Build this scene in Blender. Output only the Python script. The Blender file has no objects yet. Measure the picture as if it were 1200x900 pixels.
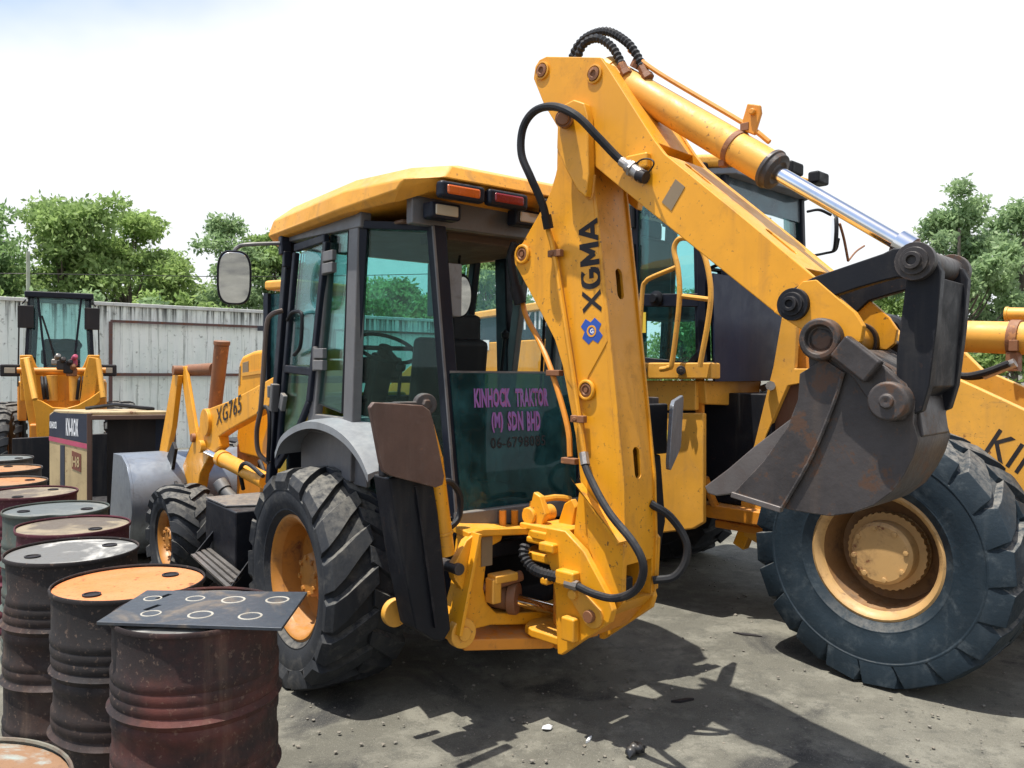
import bpy, bmesh, random
import numpy as np
from math import *
from mathutils import Vector as V, Matrix
random.seed(7); np.random.seed(7)
S = bpy.context.scene
C = S.collection

# ---------------------------------------------------------------- camera, sky, sun, exposure
EYE = V((0, 0, 1.86)); FOC = 950.0; PITCH = .022; ROLL = .012       # 28 mm lens held at eye height
fwd = V((0, cos(PITCH), -sin(PITCH))); up0 = V((0, sin(PITCH), cos(PITCH))); r0 = V((1, 0, 0))
RGT = cos(ROLL)*r0+sin(ROLL)*up0; UPV = -sin(ROLL)*r0+cos(ROLL)*up0
cd = bpy.data.cameras.new('camera'); cam = bpy.data.objects.new('camera', cd); C.objects.link(cam)
cd.sensor_width = 36; cd.lens = 36*FOC/1200; cd.clip_start = .05; cd.clip_end = 3000
M = Matrix((RGT, UPV, -fwd)).transposed().to_4x4(); M.translation = EYE; cam.matrix_world = M
S.camera = cam
SUN_EL = radians(75); SUN_AZ = V((-.90, -.43, 0)).normalized()
sd = bpy.data.lights.new('sun', 'SUN'); sun = bpy.data.objects.new('sun', sd); C.objects.link(sun)
sd.energy = 5.0; sd.angle = radians(.5); sd.color = (1, .95, .86)
toward = SUN_AZ*cos(SUN_EL)+V((0, 0, sin(SUN_EL)))
sun.rotation_euler = toward.to_track_quat('Z', 'Y').to_euler()
W = bpy.data.worlds.new('World'); S.world = W; W.use_nodes = True
nt = W.node_tree; nt.nodes.clear(); N = nt.nodes.new; Lk = nt.links.new
out = N('ShaderNodeOutputWorld'); bg = N('ShaderNodeBackground'); bg.inputs[1].default_value = .14
sky = N('ShaderNodeTexSky'); sky.sky_type = 'NISHITA'; sky.sun_disc = False; sky.sun_elevation = SUN_EL
sky.sun_rotation = atan2(SUN_AZ.x, SUN_AZ.y); sky.air_density = 1.2; sky.dust_density = 1.5
tc = N('ShaderNodeTexCoord'); sx = N('ShaderNodeSeparateXYZ'); dp_ = N('ShaderNodeVectorMath'); dp_.operation = 'DOT_PRODUCT'; Lk(tc.outputs['Generated'], dp_.inputs[0]); dp_.inputs[1].default_value = (-.42, 0, 1)   # the haze is thinner to the left
nz = N('ShaderNodeTexNoise'); nz.inputs['Scale'].default_value = 1.7; nz.inputs['Detail'].default_value = 5
mp = N('ShaderNodeMapping'); mp.inputs['Location'].default_value = (.35, .1, .62); mp.inputs['Scale'].default_value = (1, 1, 1.8)
Lk(tc.outputs['Generated'], mp.inputs[0]); Lk(mp.outputs[0], nz.inputs['Vector'])
el = N('ShaderNodeMapRange'); el.inputs[1].default_value = .25; el.inputs[2].default_value = .85   # haze thins with height
el.inputs[3].default_value = 1.0; el.inputs[4].default_value = -.28; Lk(dp_.outputs['Value'], el.inputs[0])
ad = N('ShaderNodeMath'); ad.operation = 'ADD'; Lk(nz.outputs[0], ad.inputs[0]); Lk(el.outputs[0], ad.inputs[1])
rp = N('ShaderNodeMapRange'); rp.interpolation_type = 'SMOOTHSTEP'
rp.inputs[1].default_value = .62; rp.inputs[2].default_value = 1.0; Lk(ad.outputs[0], rp.inputs[0])
mx = N('ShaderNodeMix'); mx.data_type = 'RGBA'; Lk(rp.outputs[0], mx.inputs[0]); Lk(sky.outputs[0], mx.inputs[6])
mx.inputs[7].default_value = (5.15, 5.28, 5.42, 1)
Lk(mx.outputs[2], bg.inputs[0]); Lk(bg.outputs[0], out.inputs[0])
S.view_settings.view_transform = 'Standard'; S.view_settings.look = 'None'; S.view_settings.exposure = .56; S.view_settings.gamma = 1

# ---------------------------------------------------------------- survey: where a sight line meets a plane of a machine
def ray(px, py): return fwd+RGT*((px-600)/FOC)-UPV*((py-450)/FOC)
class Frame:
    """A right-handed frame standing on the ground: x forward, y left, z up."""
    def __init__(s, ox, oy, ang):
        s.ang = ang; s.M = Matrix.Translation((ox, oy, 0)) @ Matrix.Rotation(ang, 4, 'Z'); s.I = s.M.inverted()
    def on(s, px, py, ax, val):
        k = 'xyz'.index(ax); o = s.I @ EYE; d = s.I.to_3x3() @ ray(px, py)
        return o+d*((val-o[k])/d[k])
    def w(s, p): return s.M @ V(p)
WORLD = Frame(0, 0, 0)
def ground(px, py, z=0): return WORLD.on(px, py, 'z', z)
def plane_pts(fr, ax, val, pts): return [fr.on(a, b, ax, val) for a, b in pts]

# ---------------------------------------------------------------- mesh helpers
def spline(pts, k=6):
    P = [V(p) for p in pts]
    if len(P) < 3: return P
    Q = [2*P[0]-P[1]]+P+[2*P[-1]-P[-2]]; o = []
    for i in range(1, len(Q)-2):
        a, b, c, d = Q[i-1:i+3]
        for j in range(k):
            t = j/k; o.append(.5*((2*b)+(c-a)*t+(2*a-5*b+4*c-d)*t*t+(3*b-a-3*c+d)*t**3))
    return o+[P[-1]]
def basis(ax):
    ax = V(ax).normalized(); a = V((0, 0, 1)) if abs(ax.z) < .9 else V((1, 0, 0))
    u = ax.cross(a).normalized(); return u, ax.cross(u).normalized(), ax
class MB:
    def __init__(s): s.v = []; s.f = []
    def add(s, vs, fs):
        n = len(s.v); s.v += [tuple(p) for p in vs]; s.f += [tuple(i+n for i in q) for q in fs]; return s
    def prism(s, pts, vec):
        p = [V(a) for a in pts]; n = len(p); vec = V(vec)
        return s.add(p+[a+vec for a in p], [tuple(range(n-1, -1, -1)), tuple(range(n, 2*n))]+[(i, (i+1) % n, n+(i+1) % n, n+i) for i in range(n)])
    def box(s, c, d, R=None):
        c = V(c); q = []
        for z in (-1, 1):
            for x, y in ((-1, -1), (1, -1), (1, 1), (-1, 1)):
                t = V((x*d[0]/2, y*d[1]/2, z*d[2]/2)); q.append(c+(R @ t if R else t))
        return s.add(q, [(3, 2, 1, 0), (4, 5, 6, 7), (0, 1, 5, 4), (1, 2, 6, 5), (2, 3, 7, 6), (3, 0, 4, 7)])
    def bar(s, p, q, w, h, side=(0, 1, 0)):
        p, q = V(p), V(q); d = (q-p).normalized(); a = V(side); a = (a-d*a.dot(d)).normalized(); b = d.cross(a)
        return s.prism([p+a*(w/2)+b*(h/2), p-a*(w/2)+b*(h/2), p-a*(w/2)-b*(h/2), p+a*(w/2)-b*(h/2)], q-p)
    def lathe(s, prof, o, ax, n=32, a0=0, caps=True):
        o = V(o); u, w, ax = basis(ax); vs = []; fs = []; m = len(prof)
        for i in range(n):
            t = 2*pi*i/n+a0; e = u*cos(t)+w*sin(t)
            vs += [o+e*r+ax*h for r, h in prof]
        for i in range(n):
            for k in range(m-1): fs.append((i*m+k, ((i+1) % n)*m+k, ((i+1) % n)*m+k+1, i*m+k+1))
        if caps:
            fs.append(tuple(i*m for i in range(n))); fs.append(tuple(i*m+m-1 for i in reversed(range(n))))
        return s.add(vs, fs)
    def cyl(s, p, q, r, r2=None, n=20):
        p, q = V(p), V(q); L = (q-p).length
        return s.lathe([(r, 0), (r if r2 is None else r2, L)], p, q-p, n)
    def tube(s, pts, r, n=8, k=6):
        P = spline(pts, k); m = len(P); vs = []; fs = []
        d = (P[1]-P[0]).normalized(); u = basis(d)[0]
        for i, p in enumerate(P):
            d = (P[min(i+1, m-1)]-P[max(i-1, 0)]).normalized(); u = (u-d*u.dot(d)).normalized(); w = d.cross(u)
            rr = r(i/(m-1)) if callable(r) else r
            vs += [p+(u*cos(2*pi*j/n)+w*sin(2*pi*j/n))*rr for j in range(n)]
        for i in range(m-1):
            for j in range(n): fs.append((i*n+j, i*n+(j+1) % n, (i+1)*n+(j+1) % n, (i+1)*n+j))
        fs += [tuple(range(n-1, -1, -1)), tuple((m-1)*n+j for j in range(n))]
        return s.add(vs, fs)
    def ribbed(s, pts, r, pitch=.02, n=8):
        P = spline(pts, 16); L = sum((P[i+1]-P[i]).length for i in range(len(P)-1)); c = max(8, int(L/pitch)*2)
        D = [0]
        for i in range(len(P)-1): D.append(D[-1]+(P[i+1]-P[i]).length)
        Q = []
        for j in range(c+1):
            t = L*j/c; i = min(max(0, next((k for k in range(len(D)-1) if D[k+1] >= t), len(P)-2)), len(P)-2)
            Q.append(P[i].lerp(P[i+1], (t-D[i])/max(1e-9, D[i+1]-D[i])))
        k0 = [0]
        n0 = len(Q)
        return s.tube(Q, lambda t: r*(1.16 if int(round(t*(n0-1))) % 2 else .86), n, 1)
WMAT = {}
def build(mb, name, mat, parent=None, fr=None, bevel=0, ang=32, smooth=True, seg=2):
    me = bpy.data.meshes.new(name); me.from_pydata(mb.v, [], mb.f)
    bm = bmesh.new(); bm.from_mesh(me); bmesh.ops.recalc_face_normals(bm, faces=bm.faces); bm.to_mesh(me); bm.free()
    if smooth:
        me.polygons.foreach_set('use_smooth', [True]*len(me.polygons)); me.set_sharp_from_angle(angle=radians(ang))
    me.materials.append(mat); o = bpy.data.objects.new(name, me); C.objects.link(o)
    if bevel:
        b = o.modifiers.new('bevel', 'BEVEL'); b.width = bevel; b.segments = seg; b.limit_method = 'ANGLE'; b.angle_limit = radians(35); b.harden_normals = True
    place(o, parent, fr); return o
def place(o, parent, fr):
    wm = fr.M if fr else (WMAT[parent] if parent else Matrix.Identity(4))
    WMAT[o] = wm.copy()
    if parent: o.parent = parent; o.matrix_local = WMAT[parent].inverted() @ wm
    else: o.matrix_world = wm
def tag(o, label, cat=None, group=None, kind=None):
    if label: o['label'] = label
    if cat: o['category'] = cat
    if group: o['group'] = group
    if kind: o['kind'] = kind
    return o
def thing(name, label, cat, fr, group=None):
    o = bpy.data.objects.new(name, None); C.objects.link(o); o.empty_display_size = .3; place(o, None, fr); return tag(o, label, cat, group)
def cut(o, mb):
    """Cut the closed shape mb out of object o and keep plain mesh data."""
    k = build(mb, 'cutter', o.data.materials[0], o, smooth=False)
    m = o.modifiers.new('cut', 'BOOLEAN'); m.operation = 'DIFFERENCE'; m.object = k; m.solver = 'EXACT'
    mods = [x for x in o.modifiers if x.type == 'BEVEL']
    for x in mods: x.show_viewport = False
    bpy.context.view_layer.update()
    me = bpy.data.meshes.new_from_object(o.evaluated_get(bpy.context.evaluated_depsgraph_get()))
    old = o.data; o.modifiers.remove(m); o.data = me; me.name = old.name
    for x in mods: x.show_viewport = True
    WMAT.pop(k); bpy.data.objects.remove(k)
def copy_tree(o, parent=None, M=None):
    c = o.copy(); C.objects.link(c)
    if parent: c.parent = parent
    WMAT[c] = WMAT[o]
    if M is not None: c.matrix_world = M; WMAT[c] = M
    for ch in list(o.children): copy_tree(ch, c)
    return c
def text(s, o, xd, yd, h, mat, parent, fr, w=None, bold=.02, name='lettering', ext=.0012, align='LEFT'):
    cu = bpy.data.curves.new(name, 'FONT'); cu.body = s; cu.size = 1; cu.offset = bold; cu.space_character = 1.07; cu.resolution_u = 2
    t = bpy.data.objects.new(name, cu); C.objects.link(t); bpy.context.view_layer.update()
    me = bpy.data.meshes.new_from_object(t.evaluated_get(bpy.context.evaluated_depsgraph_get()))
    bpy.data.objects.remove(t)
    n = len(me.vertices); co = np.zeros(n*3); me.vertices.foreach_get('co', co); co = co.reshape(-1, 3)
    lo, hi = co.min(0), co.max(0); sy = h/(hi[1]-lo[1]); sxx = (w/(hi[0]-lo[0])) if w else sy
    xd, yd = V(xd).normalized(), V(yd).normalized(); nd = xd.cross(yd).normalized(); yd = nd.cross(xd) if w is None else yd; o = V(o)
    p = o[None, :] if False else np.array(o)[None, :]+(co[:, :1]-lo[0])*sxx*np.array(xd)+(co[:, 1:2]-lo[1])*sy*np.array(yd)+np.array(nd)*ext
    me.vertices.foreach_set('co', p.ravel()); me.materials.clear(); me.materials.append(mat); me.name = name
    ob = bpy.data.objects.new(name, me); C.objects.link(ob); place(ob, parent, fr); return ob

def strokes(s, o, xd, yd, h, adv, wid, th, mat, parent, fr, name='lettering'):
    """Heavy sans lettering built from flat bars."""
    arc = [(.5+.5*cos(radians(t)), .5+.5*sin(radians(t))) for t in range(50, 331, 20)]
    G = {'X': [[(0, 0), (1, 1)], [(0, 1), (1, 0)]], 'G': [arc+[(.97, .46)], [(.98, .45), (.5, .45)]], 'M': [[(0, 0), (0, 1)], [(0, 1), (.5, .25)], [(.5, .25), (1, 1)], [(1, 1), (1, 0)]], 'A': [[(0, 0), (.5, 1)], [(.5, 1), (1, 0)], [(.2, .28), (.8, .28)]]}
    xd, yd = V(xd).normalized(), V(yd).normalized(); nd = xd.cross(yd).normalized(); mb = MB(); lift = .0008
    for i, ch in enumerate(s):
        for ln in G[ch]:
            for (a, b), (c, d) in zip(ln, ln[1:]):
                p = V((a*wid, b*h, 0)); q = V((c*wid, d*h, 0)); e = (q-p).normalized(); t = V((-e.y, e.x, 0))*th/2; p -= e*th*.12; q += e*th*.12
                mb.add([V(o)+xd*(v.x+i*adv)+yd*min(h, max(0, v.y))+nd*lift for v in (p-t, q-t, q+t, p+t)], [(0, 1, 2, 3)]); lift += .00004
    return build(mb, name, mat, parent, fr, smooth=False)

# ---------------------------------------------------------------- materials
def srgb(r, g, b):
    f = lambda c: (c/255/12.92) if c/255 <= .04045 else ((c/255+.055)/1.055)**2.4
    return (f(r), f(g), f(b), 1)
def nodes(name):
    m = bpy.data.materials.new(name); m.use_nodes = True; t = m.node_tree; return m, t, t.nodes.new, t.links.new, t.nodes['Principled BSDF']
def noise(t, sc, det=6, rough=.6, vec=None, dist=0):
    n = t.nodes.new('ShaderNodeTexNoise'); n.inputs['Scale'].default_value = sc; n.inputs['Detail'].default_value = det
    n.inputs['Roughness'].default_value = rough; n.inputs['Distortion'].default_value = dist
    if vec is None:
        c = next((x for x in t.nodes if x.type == 'TEX_COORD'), None) or t.nodes.new('ShaderNodeTexCoord'); vec = c.outputs['Object']
    t.links.new(vec, n.inputs['Vector']); return n.outputs[0]
def ramp(t, x, a, b, lo=0, hi=1):
    r = t.nodes.new('ShaderNodeMapRange'); r.inputs[1].default_value = a; r.inputs[2].default_value = b
    r.inputs[3].default_value = lo; r.inputs[4].default_value = hi; r.interpolation_type = 'SMOOTHSTEP'; t.links.new(x, r.inputs[0]); return r.outputs[0]
def mixc(t, f, a, b):
    m = t.nodes.new('ShaderNodeMix'); m.data_type = 'RGBA'
    for k, x in ((0, f), (6, a), (7, b)):
        if hasattr(x, 'links'): t.links.new(x, m.inputs[k])
        else: m.inputs[k].default_value = x if k == 0 else (tuple(x)+(1,))[:4]
    return m.outputs[2]
def mul(t, a, b, op='MULTIPLY'):
    m = t.nodes.new('ShaderNodeMath'); m.operation = op
    for k, x in ((0, a), (1, b)):
        if hasattr(x, 'links'): t.links.new(x, m.inputs[k])
        else: m.inputs[k].default_value = x
    return m.outputs[0]
def upface(t):
    g = t.nodes.new('ShaderNodeNewGeometry'); s = t.nodes.new('ShaderNodeSeparateXYZ'); t.links.new(g.outputs['Normal'], s.inputs[0]); return s.outputs[2]
def streakvec(t, sx=9, sz=.8):
    c = next((x for x in t.nodes if x.type == 'TEX_COORD'), None) or t.nodes.new('ShaderNodeTexCoord')
    m = t.nodes.new('ShaderNodeMapping'); m.inputs['Scale'].default_value = (sx, sx, sz); t.links.new(c.outputs['Object'], m.inputs[0]); return m.outputs[0]
def worn(name, col, dirt=(.16, .11, .06), dirt_amt=.35, rust=None, rust_at=.72, rough=.4, metal=0, dust=.25, dustcol=(.36, .31, .23), bump=.15, bs=60, coat=0, streak=.25, tone=.12, chips=0, edge=None, edge_amt=.6):
    """Painted or bare metal with blotchy tone, streaks, dirt, chips of rust, and dust lying on what faces up."""
    m, t, N, L, b = nodes(name)
    n1 = noise(t, 2.3, 6, .62); n2 = noise(t, 23, 6, .7); n3 = noise(t, 6.5, 10, .72, dist=.4)
    c = mixc(t, ramp(t, n1, .3, .7), tuple(x*(1-tone) for x in col), tuple(min(1, x*(1+tone)) for x in col))
    st = noise(t, 1, 4, .6, streakvec(t))
    c = mixc(t, mul(t, ramp(t, st, .52, .72), streak), c, dirt)
    c = mixc(t, mul(t, ramp(t, n3, .5, .74), dirt_amt), c, dirt)
    if chips:
        nc = noise(t, 48, 3, .6, dist=.3); c = mixc(t, mul(t, ramp(t, nc, .635, .675, 0, chips), ramp(t, n1, .40, .60)), c, (.09, .045, .025))
        sc = noise(t, 1, 3, .7, streakvec(t, 2.5, 55)); c = mixc(t, mul(t, mul(t, ramp(t, sc, .66, .72), ramp(t, n3, .48, .62)), chips*.6), c, (.13, .08, .05))
    if edge:
        bv = N('ShaderNodeBevel'); bv.samples = 3; bv.inputs[0].default_value = .012; ge = N('ShaderNodeNewGeometry'); dt = N('ShaderNodeVectorMath'); dt.operation = 'DOT_PRODUCT'
        L(bv.outputs[0], dt.inputs[0]); L(ge.outputs['Normal'], dt.inputs[1])
        c = mixc(t, mul(t, mul(t, ramp(t, dt.outputs['Value'], .97, .80), ramp(t, n3, .46, .60)), edge_amt), c, edge)
    if rust:
        k = ramp(t, mul(t, n3, mul(t, n2, .35), 'ADD'), rust_at, rust_at+.05); c = mixc(t, k, c, rust)
    c = mixc(t, mul(t, mul(t, ramp(t, upface(t), .35, .95), ramp(t, n2, .3, .65)), dust), c, dustcol)
    L(c, b.inputs['Base Color']); b.inputs['Metallic'].default_value = metal
    L(ramp(t, n3, .3, .75, rough*.8, min(1, rough*1.5)), b.inputs['Roughness'])
    if coat: b.inputs['Coat Weight'].default_value = coat; b.inputs['Coat Roughness'].default_value = .15
    if bump:
        bp = N('ShaderNodeBump'); bp.inputs['Strength'].default_value = bump; bp.inputs['Distance'].default_value = .004
        L(noise(t, bs, 5, .6), bp.inputs['Height']); L(bp.outputs[0], b.inputs['Normal'])
    return m
RUST = (.15, .048, .018)
Y = worn('yellow_paint', (.70, .305, .011), dirt=(.26, .115, .03), dirt_amt=.42, rust=(.12, .05, .02), rust_at=.86, rough=.42, dust=.45, bump=.06, streak=.30, tone=.09, dustcol=(.52, .33, .12), chips=.8, edge=(.20, .09, .03), edge_amt=.7)
YP = worn('faded_yellow_paint', (.66, .32, .04), dirt=(.33, .18, .06), dirt_amt=.35, rust=RUST, rust_at=.84, rough=.48, dust=.4, bump=.06, dustcol=(.55, .40, .2), chips=.7, edge=(.22, .10, .04))
YO = worn('orange_yellow_paint', (.62, .23, .018), dirt=(.2, .09, .03), dirt_amt=.5, rust=RUST, rust_at=.83, rough=.45, dust=.4, bump=.08)
GREY = worn('grey_cab_paint', (.10, .10, .105), dirt=(.20, .19, .175), dirt_amt=.4, chips=.4, edge=(.3, .28, .26), edge_amt=.5, rust=(.1, .06, .04), rust_at=.86, rough=.42, dust=.45, bump=.06)
FEND = worn('fender_grey', (.20, .215, .23), dirt=(.09, .085, .08), dirt_amt=.7, rough=.4, dust=.4, bump=.08, dustcol=(.30, .31, .31))
BLK = worn('black_paint', (.010, .011, .015), dirt=(.04, .037, .035), dirt_amt=.4, rough=.5, dust=.35, bump=.12, dustcol=(.13, .12, .11), streak=.55, chips=.3, edge=(.10, .09, .085), edge_amt=.5)
NAVY = worn('navy_frame', (.008, .011, .020), dirt=(.028, .028, .032), dirt_amt=.3, rough=.4, dust=.2, bump=.03)
STEEL = worn('dark_worn_steel', (.045, .040, .040), dirt=(.10, .075, .06), dirt_amt=.75, rust=(.085, .048, .032), rust_at=.73, rough=.45, metal=.1, dust=.35, bump=.4, bs=35, dustcol=(.19, .17, .155), chips=.5, edge=(.22, .19, .17), edge_amt=.8, tone=.35, streak=.4)
BRITE = worn('scraped_steel', (.30, .28, .26), dirt=(.10, .07, .06), dirt_amt=.6, rough=.35, metal=.7, dust=.1, bump=.3)
BROWN = worn('brown_rusted_plate', (.095, .052, .04), chips=.5, edge=(.32, .29, .27), edge_amt=.8, tone=.3, streak=.5, dirt=(.17, .12, .10), dirt_amt=.45, rust=(.16, .08, .05), rust_at=.8, rough=.5, dust=.2, bump=.35, bs=40)
RUSTY = worn('rusty_brown_tube', (.21, .085, .035), dirt=(.10, .045, .03), dirt_amt=.6, rust=(.33, .14, .05), rust_at=.75, rough=.6, dust=.2, bump=.3)
BUCK = worn('blue_grey_steel', (.22, .25, .29), dirt=(.10, .10, .11), dirt_amt=.7, rough=.35, metal=.5, dust=.2, bump=.2, bs=30, dustcol=(.35, .36, .36))
RIM = worn('orange_rim_paint', (.40, .165, .026), dirt=(.13, .07, .035), dirt_amt=.85, rust=RUST, rust_at=.82, rough=.5, dust=.3, bump=.1)
RIMP = worn('cream_rim_paint', (.46, .28, .11), dirt=(.16, .09, .04), dirt_amt=.85, rust=RUST, rust_at=.8, rough=.5, dust=.3, bump=.1)
RUB = worn('hose_rubber', (.016, .017, .02), dirt=(.08, .07, .06), dirt_amt=.35, rough=.55, dust=.35, bump=.1, dustcol=(.12, .12, .12))
TIRE = worn('dusty_tyre_rubber', (.022, .025, .030), dirt=(.095, .092, .085), dirt_amt=.8, rough=.8, dust=.75, bump=.5, bs=40, dustcol=(.20, .19, .165), streak=.2)
TIREB = worn('sky_tinted_tyre_rubber', (.012, .023, .034), dirt=(.068, .084, .096), dirt_amt=.85, chips=.0, rough=.65, dust=.85, bump=.5, bs=40, dustcol=(.20, .19, .17), streak=.2)  # blue of the reflected sky put into the rubber colour
CHROME = worn('chrome_rod', (.78, .78, .8), dirt=(.4, .37, .33), dirt_amt=.3, rough=.12, metal=1, dust=.1, bump=0)
TAN = worn('tan_paint', (.42, .32, .17), dirt=(.16, .11, .07), dirt_amt=.6, rust=RUST, rust_at=.8, rough=.55, dust=.3, bump=.1)
PINK = worn('magenta_stripe', (.40, .06, .12), rough=.5, dust=0, bump=0)
SLATE = worn('slate_paint', (.03, .036, .055), dirt=(.1, .1, .1), rough=.45, dust=.3, bump=.05)
WHITE = worn('white_lettering', (.78, .80, .82), dirt=(.4, .4, .4), dirt_amt=.2, rough=.5, dust=0, bump=0)
INK = worn('black_lettering', (.022, .020, .022), dirt=(.06, .05, .04), dirt_amt=.2, rough=.5, dust=0, bump=0)
BLUE = worn('blue_emblem', (.015, .07, .36), rough=.4, dust=0, bump=0, dirt_amt=.1)
STICK = worn('grey_sticker', (.20, .145, .085), dirt=(.35, .22, .08), dirt_amt=.4, rough=.5, dust=0, bump=0)
SEATM = worn('black_vinyl', (.010, .011, .014), rough=.5, dirt=(.03, .03, .03), dust=.12, bump=.2, dustcol=(.08, .08, .08))
HEAD = worn('headliner', (.12, .075, .05), rough=.8, dust=0, bump=.1)
for m_ in (BLK, NAVY, SEATM, RUB, INK): m_.node_tree.nodes['Principled BSDF'].inputs['Specular IOR Level'].default_value = .2
for m_ in (TIRE, TIREB, STEEL): m_.node_tree.nodes['Principled BSDF'].inputs['Specular IOR Level'].default_value = .3
def plain(name, col, rough=.5, metal=0, emit=0, trans=0):
    m, t, N, L, b = nodes(name); b.inputs['Base Color'].default_value = tuple(col)+(1,)
    L(ramp(t, noise(t, 14, 5), .3, .7, rough*.8, min(1, rough*1.3)), b.inputs['Roughness']); b.inputs['Metallic'].default_value = metal
    return m
AMBER = plain('amber_lens', (.50, .10, .015), .25); REDL = plain('red_lens', (.20, .012, .02), .25); LENS = plain('lamp_lens', (.38, .33, .25), .15)
MIRR = plain('mirror_glass', (.75, .77, .8), .03, 1)
LIL = plain('lilac_lettering', (.24, .11, .37), .5); PNK = plain('pink_lettering', (.42, .11, .30), .5)
YSTK = plain('yellow_sticker', (.72, .52, .05), .45)
def glass(name, tint, refl=.10, dirt=.05, dcol=(.25, .27, .25)):
    m = bpy.data.materials.new(name); m.use_nodes = True; t = m.node_tree; t.nodes.clear(); N = t.nodes.new; L = t.links.new
    o = N('ShaderNodeOutputMaterial'); tr = N('ShaderNodeBsdfTransparent'); tr.inputs[0].default_value = tuple(tint)+(1,)
    gl = N('ShaderNodeBsdfGlossy'); gl.inputs['Roughness'].default_value = .02; gl.inputs[0].default_value = (.85, .92, .93, 1)
    lw = N('ShaderNodeFresnel'); lw.inputs[0].default_value = 1.45
    f = mul(t, lw.outputs[0], refl*10)
    m1 = N('ShaderNodeMixShader'); L(f, m1.inputs[0]); L(tr.outputs[0], m1.inputs[1]); L(gl.outputs[0], m1.inputs[2])
    df = N('ShaderNodeBsdfDiffuse'); df.inputs[0].default_value = tuple(dcol)+(1,)
    m2 = N('ShaderNodeMixShader'); L(ramp(t, noise(t, 5, 8, .7), .35, .75, dirt*.4, dirt*1.8), m2.inputs[0]); L(m1.outputs[0], m2.inputs[1]); L(df.outputs[0], m2.inputs[2])
    L(m2.outputs[0], o.inputs[0]); return m
GLASS = glass('tinted_glass', (.60, .83, .80), .07, .015, (.15, .22, .2))
GLASSD = glass('dark_teal_glass', (.16, .38, .40), .06, .26, (.05, .17, .19))
GLASSL = glass('pale_teal_glass', (.70, .92, .92), .09, .03, (.2, .32, .33))
GLASSN = glass('dark_dirty_glass', (.05, .07, .10), .12, .10, (.08, .09, .12))

GLASSC = glass('clear_side_glass', (.93, .97, .96), .012, .004)
DARKP = worn('dark_navy_panel_glass', (.012, .020, .048), dirt=(.045, .05, .075), dirt_amt=.5, rough=.38, dust=.1, bump=0)

DARKP.node_tree.nodes['Principled BSDF'].inputs['Specular IOR Level'].default_value = .25
DISHM = worn('dark_brown_dish_paint', (.20, .10, .035), dirt=(.05, .03, .02), dirt_amt=.9, rough=.6, dust=.2, bump=.2)  # darker brown for the dishes inside the cream rims

SLATE.node_tree.nodes['Principled BSDF'].inputs['Specular IOR Level'].default_value = .2
YR = worn('dull_ochre_roof_paint', (.62, .285, .028), dirt=(.28, .15, .05), dirt_amt=.6, rough=.5, dust=.55, bump=.06, streak=.4, tone=.12, dustcol=(.50, .33, .15), chips=.6)
LIPM = worn('worn_lip_steel', (.13, .115, .11), dirt=(.09, .06, .05), dirt_amt=.5, rough=.38, metal=.4, dust=.15, bump=.25)
LINER = worn('slate_headliner', (.17, .19, .22), rough=.8, dust=0, bump=.05)

# ---------------------------------------------------------------- ground
def ground_mat():
    m, t, N, L, b = nodes('dusty_yard')
    a = noise(t, .55, 8, .6); bb = noise(t, 3.2, 9, .68); c = noise(t, 28, 6, .75); d = noise(t, 150, 3, .8); e = noise(t, 1.3, 6, .6, dist=.8)
    f_ = noise(t, 7.0, 9, .78); g = noise(t, .9, 7, .65, dist=1.2)
    k = mixc(t, ramp(t, a, .35, .65), (.102, .099, .082), (.146, .141, .117))
    k = mixc(t, ramp(t, bb, .46, .64, 0, .8), k, (.190, .184, .153))                       # pale dust
    k = mixc(t, ramp(t, f_, .50, .38, 0, .65), k, (.080, .079, .068))
    k = mixc(t, mul(t, ramp(t, g, .52, .66), ramp(t, f_, .30, .55, .5, 1)), k, (.040, .040, .039))   # oily ground
    k = mixc(t, ramp(t, e, .60, .72, 0, .7), k, (.075, .07, .062))
    k = mixc(t, ramp(t, c, .54, .68, 0, .5), k, (.09, .085, .072))
    k = mixc(t, ramp(t, d, .58, .66, 0, .6), k, (.28, .272, .24))                          # grit
    k = mixc(t, ramp(t, d, .40, .34, 0, .7), k, (.05, .048, .044))
    v = N('ShaderNodeTexVoronoi'); v.feature = 'DISTANCE_TO_EDGE'; v.inputs['Scale'].default_value = .42
    co = next(x for x in t.nodes if x.type == 'TEX_COORD'); wv = N('ShaderNodeVectorMath'); wv.operation = 'ADD'
    ns = N('ShaderNodeTexNoise'); ns.inputs['Scale'].default_value = 2.5; ns.inputs['Detail'].default_value = 6; L(co.outputs['Object'], ns.inputs['Vector'])
    L(co.outputs['Object'], wv.inputs[0]); L(ns.outputs[1], wv.inputs[1]); L(wv.outputs[0], v.inputs['Vector'])
    k = mixc(t, ramp(t, v.outputs['Distance'], .005, .001, 0, .22), k, (.04, .038, .035))   # cracks
    L(k, b.inputs['Base Color']); L(ramp(t, e, .5, .7, .95, .7), b.inputs['Roughness']); b.inputs['Specular IOR Level'].default_value = .25
    bp = N('ShaderNodeBump'); bp.inputs['Strength'].default_value = .55; bp.inputs['Distance'].default_value = .012
    L(mul(t, mul(t, c, .6), mul(t, d, .5), 'ADD'), bp.inputs['Height']); L(bp.outputs[0], b.inputs['Normal']); return m
n = 300; u = np.linspace(-1, 1, n); gx = 1.5*np.sinh(u*7.0)/np.sinh(7.0)*800+u*8; gy = gx+5.5
X, Yg = np.meshgrid(gx, gy); Z = np.zeros_like(X)
for i in range(26):
    a = random.uniform(0, 6.28); f = random.uniform(2, 13); Z += np.sin((X*cos(a)+Yg*sin(a))*f+random.uniform(0, 6))*(.010/f)
Z *= np.exp(-((X**2+(Yg-5)**2)/200.))
Z -= .004
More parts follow.
